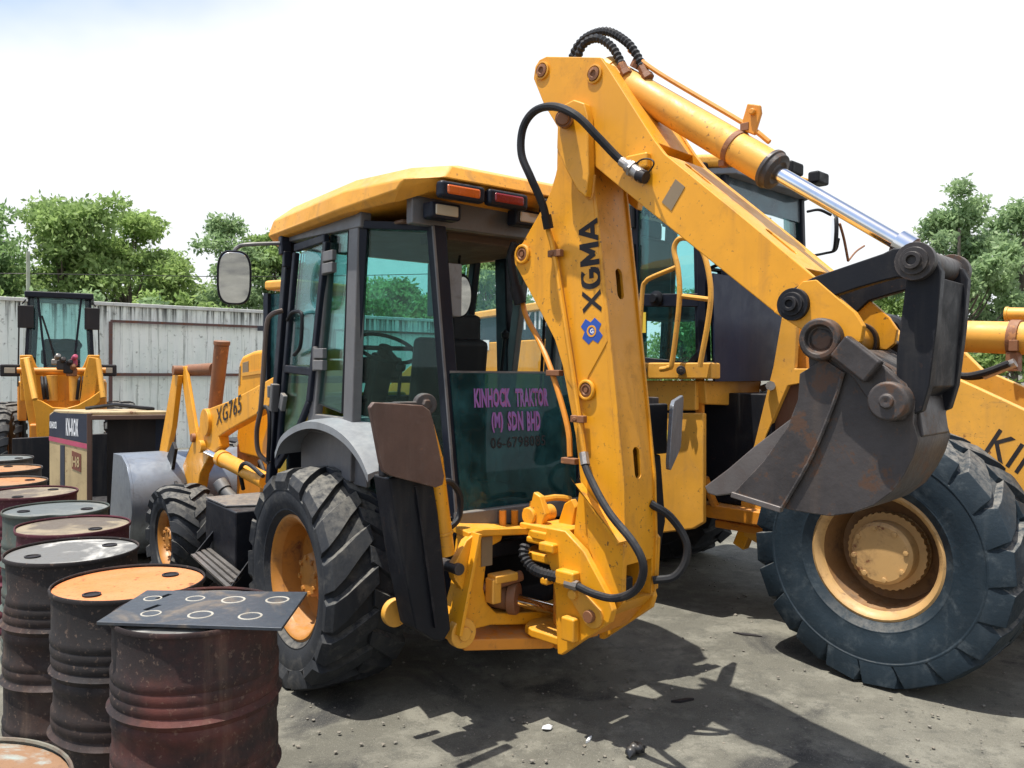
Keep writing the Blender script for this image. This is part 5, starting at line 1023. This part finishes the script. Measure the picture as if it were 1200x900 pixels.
while x < 14:
    w = .86+random.uniform(-.04, .04); mb = MB()
    pts = [];
    for k in range(9):
        xx = x+w*k/8; pts.append((xx, (.022 if k % 2 else 0)+random.uniform(-.004, .004)))
    pl = [(a, b, .06) for a, b in pts]+[(a, b+.015, .06) for a, b in reversed(pts)]
    build(mb.prism(pl, (0, 0, H-.08+random.uniform(-.012, .012))), 'sheet', SHEET, wall, WF, smooth=False); x += w+.004
FRM = worn('brown_frame_steel', (.10, .05, .045), rust=RUST, rough=.6, dust=.1)
build(MB().box((4.7, 0.01, H+.0), (18.8, .10, .07)), 'coping', worn('pale_coping', (.55, .56, .54), rough=.8), wall, WF, bevel=.01)
for a, b in ((-4.4, -2.6), (.42, 4.55), (5.2, 10), (10.6, 13.5)):
    build(MB().box(((a+b)/2, -.06, 2.66), (b-a, .05, .05)), 'rail', FRM, wall, WF)
    for xx in (a, b): build(MB().box((xx, -.07, 1.32), (.06, .06, 2.66)), 'post', FRM, wall, WF)
for a, b in ((.46, 1.85), (1.93, 4.5), (5.3, 9.9)): build(MB().box(((a+b)/2, -.065, 1.60), (b-a, .05, .06)), 'rail', FRM, wall, WF)

# ---------------------------------------------------------------- trees, bushes and the bank behind the wall
def leafmat(name, a, b_):
    m, t, N, L, b = nodes(name); oi = N('ShaderNodeNewGeometry'); r = oi.outputs['Random Per Island']
    c = mixc(t, r, a, b_); c = mixc(t, ramp(t, noise(t, .55, 4), .38, .66, 0, .7), c, tuple(x*1.5 for x in b_)); L(c, b.inputs['Base Color']); b.inputs['Roughness'].default_value = .5
    b.inputs['Specular IOR Level'].default_value = .35
    tr = N('ShaderNodeBsdfTranslucent'); L(c, tr.inputs[0]); mx = N('ShaderNodeMixShader'); mx.inputs[0].default_value = .5
    o = next(x for x in t.nodes if x.type == 'OUTPUT_MATERIAL'); L(b.outputs[0], mx.inputs[1]); L(tr.outputs[0], mx.inputs[2]); L(mx.outputs[0], o.inputs[0]); return m
LEAF = [leafmat('leaf_green', (.14, .23, .075), (.27, .37, .13)), leafmat('leaf_dark', (.12, .21, .085), (.22, .33, .13)), leafmat('leaf_bright', (.16, .26, .075), (.29, .39, .13)), leafmat('leaf_grey_green', (.15, .24, .115), (.27, .37, .18))]
BARK = worn('grey_bark', (.13, .11, .085), rough=.9, dust=0, bump=.6, bs=20)
def leaves(name, clumps, n, size, mat, parent, fr, droop=.3):
    rng = np.random.default_rng(int(abs(clumps[0][0])*1000+n)); wgt = np.array([c[3]**2 for c in clumps]); wgt /= wgt.sum()
    idx = rng.choice(len(clumps), n, p=wgt); cc = np.array([c[:3] for c in clumps])[idx]; rad = np.array([c[3] for c in clumps])[idx]
    d = rng.normal(size=(n, 3)); d /= np.linalg.norm(d, axis=1)[:, None]; rr = rng.random(n)**.45
    p = cc+d*(rad*rr)[:, None]*np.array([1, 1, .75]); p += rng.normal(size=(n, 3))*.06
    a = rng.normal(size=(n, 3)); a[:, 2] -= droop; a /= np.linalg.norm(a, axis=1)[:, None]; b = np.cross(a, rng.normal(size=(n, 3))); b /= np.linalg.norm(b, axis=1)[:, None]
    L = size*rng.uniform(.45, 1.6, n)[:, None]; q = np.stack([p, p+a*L*.5+b*L*.22, p+a*L, p+a*L*.5-b*L*.22], 1).reshape(-1, 3)
    me = bpy.data.meshes.new(name); me.vertices.add(4*n); me.vertices.foreach_set('co', q.ravel()); me.loops.add(4*n); me.loops.foreach_set('vertex_index', np.arange(4*n)); me.polygons.add(n); me.polygons.foreach_set('loop_start', np.arange(n)*4)
    me.update(); me.materials.append(mat); o = bpy.data.objects.new(name, me); C.objects.link(o); place(o, parent, fr); return o
def tree(px, depth, top, width, label, mat, n=22000, size=.17, trunk=.14, base=.30, seed=1, group='trees beyond the wall', name='tree', cat='tree', spread=1.0):
    r = ray(px, 430); fr = Frame(r.x/r.y*depth, depth, seed*.7); h = EYE.z+(428-top)/FOC*depth; rng = random.Random(seed*17+3)
    t = thing(name, label, cat, fr, group); tr = MB(); cl = []
    wob = [V((rng.uniform(-.1, .1)*h*.3*k, rng.uniform(-.1, .1)*h*.3*k, h*k*.8)) for k in (0, .3, .6, 1)]; wob[0] = V((0, 0, -.1))
    tr.tube(wob, lambda u: trunk*(1-.75*u), 8)
    W = width/FOC*depth/2
    for i in range(26):
        z0 = rng.uniform(base, .98); a = rng.uniform(0, 2*pi); env = W*(sin(pi*min(1, (z0-base*.6)/(1.02-base*.6)))**.6); rad = env*rng.uniform(.25, .85)
        b = V((cos(a)*rad, sin(a)*rad, h*z0)); s = wob[1].lerp(wob[3], max(0, min(1, (z0-.35)*1.2)))
        s = V((s.x, s.y, max(.2*h, min(s.z, b.z-.1*h)))) if b.z > .25*h else wob[1]
        tr.tube([s, s.lerp(b, .55)+V((0, 0, -.04*h)), b], lambda u: trunk*.38*(1-.8*u), 5, 3)
        cr = rng.uniform(.20, .38)*W*spread; z1 = min(b.z, h-cr*.7); cl.append((b.x, b.y, z1, cr))
        for j in range(3):
            a2 = rng.uniform(0, 2*pi); k = rng.uniform(.6, 1.2)*cr; c2 = cr*rng.uniform(.35, .7); cl.append((b.x+cos(a2)*k, b.y+sin(a2)*k, min(z1+rng.uniform(-.5, .8)*cr, h-c2*.7), c2))
    cl.append((wob[3].x, wob[3].y, h-.2*W, .2*W))
    build(tr, 'trunk', BARK, t, fr, ang=60); leaves('crown', cl, n, size, mat, t, fr); return t
tree(-20, 25, 238, 190, 'dark leafy tree at the left edge, cut off by the picture side', LEAF[1], seed=1)
tree(72, 26, 232, 185, 'tall bushy green tree right above the small loader cab', LEAF[0], n=26000, seed=2)
tree(152, 27, 252, 135, 'round yellow green tree at the right end of the left tree group', LEAF[2], seed=3)
tree(272, 30, 258, 120, 'thin pale green tree behind the oval side mirror', LEAF[3], n=18000, seed=4)
tree(200, 31, 300, 110, 'low rounded tree filling the dip between the left trees', LEAF[2], n=14000, seed=15, base=.15)
tree(322, 31, 275, 90, 'leafy tree half hidden by the front edge of the grey cab', LEAF[0], n=18000, seed=5)
tree(452, 28, 330, 150, 'tree seen through the rear corner pane of the grey cab', LEAF[0], n=18000, seed=6)
tree(570, 27, 285, 120, 'tree seen through the open rear window of the grey cab', LEAF[1], n=18000, seed=7)
tree(1115, 23, 200, 150, 'tall airy grey green tree on the right behind the bucket link', LEAF[3], n=26000, size=.15, seed=8, base=.22, spread=.8)
tree(1190, 26, 230, 120, 'grey green tree at the right edge of the picture', LEAF[3], n=18000, size=.16, seed=9, base=.2)
tree(1035, 30, 322, 130, 'low bright green tree seen under the curved tipping link', LEAF[2], n=14000, seed=10, base=.1)
tree(800, 34, 330, 130, 'low tree behind the blue tinted loader cab', LEAF[0], n=14000, seed=11, base=.1)
tree(935, 33, 345, 120, 'low tree between the loader cab and the tipping link', LEAF[2], n=12000, seed=12, base=.1)
def bush(px, depth, top, width, label, mat, seed, n=6000):
    r = ray(px, 430); fr = Frame(r.x/r.y*depth, depth, 0); h = EYE.z+(428-top)/FOC*depth; W = width/FOC*depth/2; rng = random.Random(seed)
    t = thing('bush', label, 'bush', fr, 'bushes behind the wall'); cl = [(rng.uniform(-W, W), rng.uniform(-.5, .5)*W, h*rng.uniform(.25, .86), rng.uniform(.2, .34)*min(W, h)) for i in range(16)]
    build(MB().tube([(0, 0, -.1), (.1, 0, h*.4), (0, .1, h*.75)], lambda u: .07*(1-.6*u), 6).tube([(0, 0, .2), (W*.4, .1, h*.5), (W*.6, 0, h*.7)], .03, 5).tube([(0, 0, .2), (-W*.4, .1, h*.5), (-W*.6, 0, h*.7)], .03, 5), 'stem', BARK, t, fr); leaves('foliage', cl, n, .15, mat, t, fr)
bush(15, 20, 330, 80, 'bright yellow green bush above the wall at the left edge', LEAF[2], 3)
bush(115, 21, 334, 150, 'low olive bush along the wall top beside the small loader cab', LEAF[3], 4, 8000)
bush(205, 22, 330, 80, 'bright bush above the wall left of the oval mirror', LEAF[2], 5)
bush(265, 22.5, 338, 70, 'dark bush above the wall below the oval mirror', LEAF[0], 6)
bush(1165, 20, 365, 80, 'bush below the tall right tree behind the lift cylinder', LEAF[2], 7)
# old post and the wire it carries
pf = ray(33, 320); d0 = 21; PF = Frame(pf.x/pf.y*d0, d0, 0); hh = EYE.z+(425-298)/FOC*d0
po = thing('utility_pole', 'thin pale pole standing among the trees at the left', 'pole', PF)
build(MB().cyl((0, 0, -.1), (0, 0, hh), .06, .045, 8), 'shaft', worn('pale_pole', (.35, .37, .3), rough=.8), po, PF)
wq = ray(33, 321)*d0; a = V((wq.x, d0, EYE.z+wq.z)); b = ray(640, 318); b = EYE+b*(30/b.y); s0 = ray(-60, 321); s0 = EYE+s0*(d0/s0.y)
tag(build(MB().tube([s0, a, a.lerp(b, .4)-V((0, 0, .12)), b], .012, 5), 'overhead_wire', INK), 'thin dark overhead wire crossing in front of the trees', 'wire')

# ---------------------------------------------------------------- small loader facing us at the left
q = ray(72, 430)*11.2; SL = Frame(q.x/q.y*11.9, 11.9, radians(-63))
sl = thing('small_wheel_loader', 'small yellow loader facing us in front of the pale wall, far left', 'loader', SL)
S_ = lambda name, mb, mat, parent=None, **k: build(mb, name, mat, parent or sl, SL, **k)
g_ = lambda px, py, x=0: SL.on(px, py, 'x', x)
for s in (1, -1):
    wheel(sl, SL, (.7, s*.80, .60), (0, s, 0), .60, .42, .31, TIRE, RIM, nl=18, sweep=.2, lugw=.13, lh=.03, hub=.12, flip=-s)
    wheel(sl, SL, (-1.5, s*.80, .60), (0, s, 0), .60, .42, .31, TIRE, RIM, nl=18, sweep=.2, lugw=.13, lh=.03, hub=.12, flip=-s)
S_('chassis', MB().box((-.5, 0, .75), (2.8, .7, .5)).box((-1.3, 0, 1.25), (1.5, 1.2, .6)), YO, bevel=.03)
zt2, zb2 = g_(72, 349).z, g_(72, 428).z
cabp = [g_(31, 349), g_(108, 351)]; hw = abs(cabp[0].y-cabp[1].y)/2; cy_ = (cabp[0].y+cabp[1].y)/2
for s in (1, -1):
    S_('cab_post', MB().bar((0, cy_+s*hw, zb2-.2), (-.05, cy_+s*(hw-.06), zt2), .07, .08, (1, 0, 0)), NAVY)
    S_('cab_post', MB().bar((-1.1, cy_+s*hw, zb2-.2), (-1.1, cy_+s*(hw-.06), zt2), .07, .08, (1, 0, 0)), NAVY)
    S_('cab_post', MB().bar((.05, cy_+s*hw*.40, zb2-.15), (0, cy_+s*hw*.66, zt2), .035, .03, (1, 0, 0)), NAVY)
    S_('side_pane', MB().prism([(0, cy_+s*hw, zb2-.1), (-.04, cy_+s*(hw-.06), zt2), (-1.1, cy_+s*(hw-.06), zt2), (-1.1, cy_+s*hw, zb2-.1)], (0, .006, 0)), GLASSL, smooth=False)
    S_('wing_mirror', MB().box((.12, cy_+s*(hw+.0), zt2-.30), (.06, .20, .32)).bar((.1, cy_+s*(hw+.08), zt2-.1), (.1, cy_+s*(hw+.10), zt2-1.3), .02, .02).bar((.08, cy_+s*hw, zt2-.05), (.1, cy_+s*(hw+.05), zt2-.12), .02, .02), INK, bevel=.03)
    lp = g_(12 if s < 0 else 126, 434, .3)
    h_ = S_('head_lamp', MB().box(lp, (.14, .24, .17)).box(lp+V((-.1, -.12*s, 0)), (.05, .3, .04)), INK, bevel=.03); S_('lamp_glass', MB().box(lp+V((.075, 0, 0)), (.01, .13, .075)), LENS, h_, bevel=.004)
S_('windscreen', MB().prism([(.03, cy_-hw*.95, zb2-.15), (.03, cy_+hw*.95, zb2-.15), (-.02, cy_+hw*.9, zt2), (-.02, cy_-hw*.9, zt2)], (.006, 0, 0)), GLASSL, smooth=False)
S_('cab_roof', MB().box((-.55, cy_, zt2+.03), (1.3, 2*hw+.04, .09)), NAVY, bevel=.02)
S_('cab_front', MB().box((-.02, cy_, zb2-.45), (.06, 2*hw, .7)), NAVY); S_('rear_window', MB().prism([(-1.12, cy_-hw, zb2), (-1.12, cy_+hw, zb2), (-1.12, cy_+hw, zt2), (-1.12, cy_-hw, zt2)], (.006, 0, 0)), GLASSC, smooth=False)
S_('wiper', MB().tube([g_(65, 424, .07), g_(58, 398, .06), g_(49, 370, .05)], .014, 5, 2), INK)
S_('instrument_box', MB().box((-.25, cy_, zb2+.12), (.2, .5, .22)), SEATM, bevel=.03); S_('seat', MB().box((-.8, cy_, zb2+.1), (.14, .5, .6)), SEATM, bevel=.04)
swc = V((-.3, cy_+.08, zb2+.30)); u, q, _ = basis((.5, 0, 1)); S_('steering_wheel', MB().tube([swc+(u*cos(a)+q*sin(a))*.19 for a in np.linspace(0, 2*pi, 25)], .018, 6, 1), SEATM)
g4 = lambda px, py, x=.75: SL.on(px, py, 'x', x)
for px, sg in ((28, -1), (112, 1)):
    c = [(px+sg*4, 420), (px-sg*8, 418), (px-sg*14, 440), (px-sg*18, 470), (px-sg*26, 520), (px-sg*10, 520), (px-sg*2, 470)]
    S_('lift_arm', MB().prism([g4(*p) for p in c], (.10, 0, 0)), Y, bevel=.012)
    S_('tower', MB().prism([g4(px+sg*q1, q2, .4) for q1, q2 in ((5, 416), (-9, 416), (-14, 428), (-26, 447), (-26, 470), (4, 470))], (-.12, 0, 0)), Y, bevel=.012)
    S_('arm_ram', MB().cyl(g4(px+3, 421, .95), g4(px+(13 if sg < 0 else -0)+4*0, 468, 1.25) if sg < 0 else g4(px+9, 466, 1.1), .035), YP)
    S_('pin', MB().cyl(g4(px-8, 434, .70), g4(px+12, 434, .70), .04, n=12), YO)
S_('cross_plate', MB().prism([g4(*p, .85) for p in ((38, 466), (50, 470), (62, 477), (78, 478), (92, 474), (106, 466), (117, 458), (117, 470), (96, 490), (58, 520), (44, 520), (42, 490))], (.08, 0, 0)), Y, bevel=.01)
S_('cross_tube', MB().cyl(g4(24, 435, .55), g4(116, 435, .55), .05), YO)
S_('front_plate', MB().prism([g4(*p, .3) for p in ((40, 436), (100, 436), (104, 500), (36, 500))], (.04, 0, 0)), Y, bevel=.01)
for px in (61, 87): S_('tilt_ram', MB().cyl(g4(px, 440, .6), g4(px+1, 470, .62), .07), YP, bevel=.004)
for px, py, d, mt in ((72, 428, (.12, .12, .13), STEEL), (80, 431, (.14, .12, .16), INK), (86, 425, (.12, .10, .10), PINK), (84, 436, (.10, .14, .12), RUSTY), (66, 424, (.10, .12, .08), BRITE)): S_('valve_block', MB().box(g4(px, py, .75), d).cyl(g4(px, py-4, .78), g4(px+3, py-8, .86), .035), mt, bevel=.02)
for px, k in ((49, 1), (53, 1), (93, -1), (98, -1), (102, -1)): S_('ram_hose', MB().tube([g4(px, 442, .6), g4(px+1*k, 452, .75), g4(px+3*k, 468, .72)], .02, 6), RUB)
S_('loader_bucket', MB().prism([g4(14, 514, 1.6), g4(128, 508, 1.6), V((1.6, g4(128, 508, 1.6).y, .03)), V((1.6, g4(14, 514, 1.6).y, .03))], (-.06, 0, 0)).box((1.95, cy_, .05), (.7, 2.2, .04)), BLK, bevel=.008)

# ---------------------------------------------------------------- third machine: its bonnet and cab show past the backhoe
q = ray(300, 430)*9.5; TM = Frame(q.x/q.y*9.6, 9.6, radians(140))
tmn = thing('yellow_tractor', 'yellow machine with rounded bonnet and dark cab half hidden behind the backhoe cab', 'tractor', TM)
T_ = lambda name, mb, mat, parent=None, **k: build(mb, name, mat, parent or tmn, TM, **k)
tx = lambda px, py, y=.35: TM.on(px, py, 'y', y)
bn = [(276, 500), (277, 455), (279, 425), (283, 417), (296, 411), (314, 408), (340, 408), (345, 500)]
bo_ = T_('bonnet', MB().prism(plane_pts(TM, 'y', .45, bn), (0, -.9, 0)), Y, bevel=.05, seg=4)
T_('vent', MB().prism(plane_pts(TM, 'y', .455, [(284, 425), (291, 423), (291, 437), (284, 439)]), (0, -.02, 0)), STICK, bo_, bevel=.004); T_('vent', MB().prism(plane_pts(TM, 'y', .455, [(280, 430), (282, 429), (281, 452), (279, 452)]), (0, -.02, 0)), STICK, bo_)
T_('trim', MB().prism(plane_pts(TM, 'y', .46, [(283, 437), (318, 432), (318, 436), (283, 441)]), (0, -.02, 0)), YP, bo_)
ct_ = [(312, 345), (340, 343)]; zc3 = tx(320, 342).z
for a, b in ((tx(314, 450, .5), tx(315, 344, .5)), (tx(340, 450, .5), tx(339, 342, .5))): T_('cab_post', MB().bar(a, b, .08, .08), NAVY)
T_('mirror_stay', MB().bar(tx(316, 385, .5), tx(304, 385, .5), .05, .05), NAVY)
T_('cab_pane', MB().prism(plane_pts(TM, 'y', .5, [(315, 345), (340, 343), (340, 450), (315, 450)]), (0, -.008, 0)), GLASSD, smooth=False)
a, b = tx(309, 340, .55), tx(343, 338, .55)
T_('cab_roof', MB().prism([a, b, b+V((0, -.9, 0)), a+V((0, -.9, 0))], (0, 0, .10)), YP, bevel=.03)
for s in (1, -1):
    for xx in (tx(290, 430).x, tx(350, 430).x-.3): wheel(tmn, TM, (xx, s*.62, .5), (0, s, 0), .5, .35, .27, TIRE, RIM, nl=14, lh=.03, hub=.1)
T_('chassis', MB().box((tx(315, 430).x, 0, .72), (2.2, .7, .5)), BLK, bevel=.02)

# ---------------------------------------------------------------- engine hood standing on the yard
q = ground(105, 622, 0); EH = Frame(q.x, q.y, radians(0))
eh = thing('engine_hood', 'open ended tan and slate engine hood standing on the yard behind the front bucket', 'hood', EH)
E_ = lambda name, mb, mat, parent=None, **k: build(mb, name, mat, parent or eh, EH, **k)
vx = lambda px, py: WORLD.on(px, py, 'z', 0)
k0 = EH.on(105, 484, 'y', 0); zt3 = k0.z; dA = V((-.62, .34, 0)).normalized()
# left wall runs away to the left, right wall and top run away to the right
pL0 = V((0, 0, 0)); 
def solve(px):  # where the ground line of the left wall passes under this column
    r = EH.I.to_3x3() @ ray(px, 480); o = EH.I @ EYE; A = np.array([[r.x, -dA.x], [r.y, -dA.y]]); t = np.linalg.solve(A, np.array([-o.x, -o.y])); return dA*t[1]
pL1 = solve(57.5)
dR = V((.93, .37, 0)).normalized()
def solveR(px):
    r = EH.I.to_3x3() @ ray(px, 480); o = EH.I @ EYE; A = np.array([[r.x, -dR.x], [r.y, -dR.y]]); t = np.linalg.solve(A, np.array([-o.x, -o.y])); return dR*t[1]
pR1 = solveR(203)
nl = V((dA.y, -dA.x, 0)) if V((dA.y, -dA.x, 0)).y < 0 else V((-dA.y, dA.x, 0))
zz = lambda p, z: V((p.x, p.y, z))
wl_ = E_('side_wall', MB().prism([zz(pL0, .08), zz(pL1, .08), zz(pL1, zt3-.04), zz(pL1.lerp(pL0, .12), zt3), zz(pL0, zt3)], -nl*.03), TAN, bevel=.012)
def onw(u, z, o=.002): return zz(pL0.lerp(pL1, u), z)+nl*o
E_('slate_band', MB().prism([onw(.0, zt3-.34), onw(.70, zt3-.30), onw(.70, zt3-.02), onw(.02, zt3-.01)], nl*.003), SLATE, wl_)
E_('slate_band', MB().prism([onw(.70, zt3-.30), onw(.99, zt3-.29), onw(.98, zt3-.06), onw(.87, zt3-.01), onw(.70, zt3-.02)], nl*.003), SLATE, wl_)
E_('slate_column', MB().prism([onw(.60, .09), onw(.71, .09), onw(.71, zt3-.38), onw(.60, zt3-.38)], nl*.003), SLATE, wl_)
E_('magenta_stripe', MB().prism([onw(.0, zt3-.40), onw(.99, zt3-.34), onw(.99, zt3-.29), onw(.0, zt3-.345)], nl*.0045), PINK, wl_)
text('KN-KOX', onw(.56, zt3-.27, .006), pL0-pL1, (0, 0, 1), .20, WHITE, eh, EH, w=(pL1-pL0).length*.30, bold=.03)
text('KINHOCK', onw(.97, zt3-.20, .006), pL0-pL1, (0, 0, 1), .08, WHITE, eh, EH, w=(pL1-pL0).length*.18, bold=.03)
E_('badge', MB().prism([onw(.20, zt3-.66, .003), onw(.42, zt3-.63, .003), onw(.42, zt3-.43, .003), onw(.20, zt3-.46, .003)], nl*.003), worn('red_brown_badge', (.16, .05, .03), rough=.5), wl_)
text('H8', onw(.40, zt3-.61, .008), pL0-pL1, (0, 0, 1), .12, TAN, eh, EH, w=(pL1-pL0).length*.17, bold=.02)
E_('hood_top', MB().prism([zz(pL0, zt3-.03), zz(pL1.lerp(pL0, .1), zt3-.03), zz(pL1.lerp(pL0, .1)+dR*pR1.length, zt3-.03), zz(pR1, zt3-.03)], (0, 0, .045)), TAN, bevel=.015)
E_('end_frame', MB().bar(zz(pL0, .1), zz(pL0, zt3), .05, .06, dR).bar(zz(pL0, zt3-.05)+dR*.02, zz(pR1, zt3-.05), .05, .07, (0, 0, 1)).bar(zz(pR1, .1), zz(pR1, zt3), .05, .06, dR), worn('brown_edge', (.10, .055, .04), rough=.6), bevel=.006)
E_('far_wall', MB().prism([zz(pR1, .08), zz(pR1+(pL1-pL0), .08), zz(pR1+(pL1-pL0), zt3-.03), zz(pR1, zt3-.03)], dR*.03), SLATE)
E_('inner_panel', MB().prism([zz(pL0.lerp(pR1, .42)+dA*.3, .08), zz(pR1+dA*.3, .08), zz(pR1+dA*.3, zt3-.06), zz(pL0.lerp(pR1, .42)+dA*.3, zt3-.06)], dA*.02), INK)
E_('base_rail', MB().box((.1, .2, .05), (.3, .3, .1)).bar(zz(pL0, .05), zz(pL1, .05), .06, .1), BLK)
a = zz(pL0.lerp(pR1, .5)+dA*.35, zt3+.03)
tag(build(MB().tube([a+V((-.3, 0, .0)), a+V((-.1, .05, .03)), a+V((.1, -.08, .05)), a+V((.3, -.02, .02)), a+V((.42, .1, .0)), a+V((.15, .12, .02))], .022, 6), 'old_hose', RUB, None, EH), 'dark coil of old hose lying on top of the tan engine hood', 'hose')
bpy.context.view_layer.update()
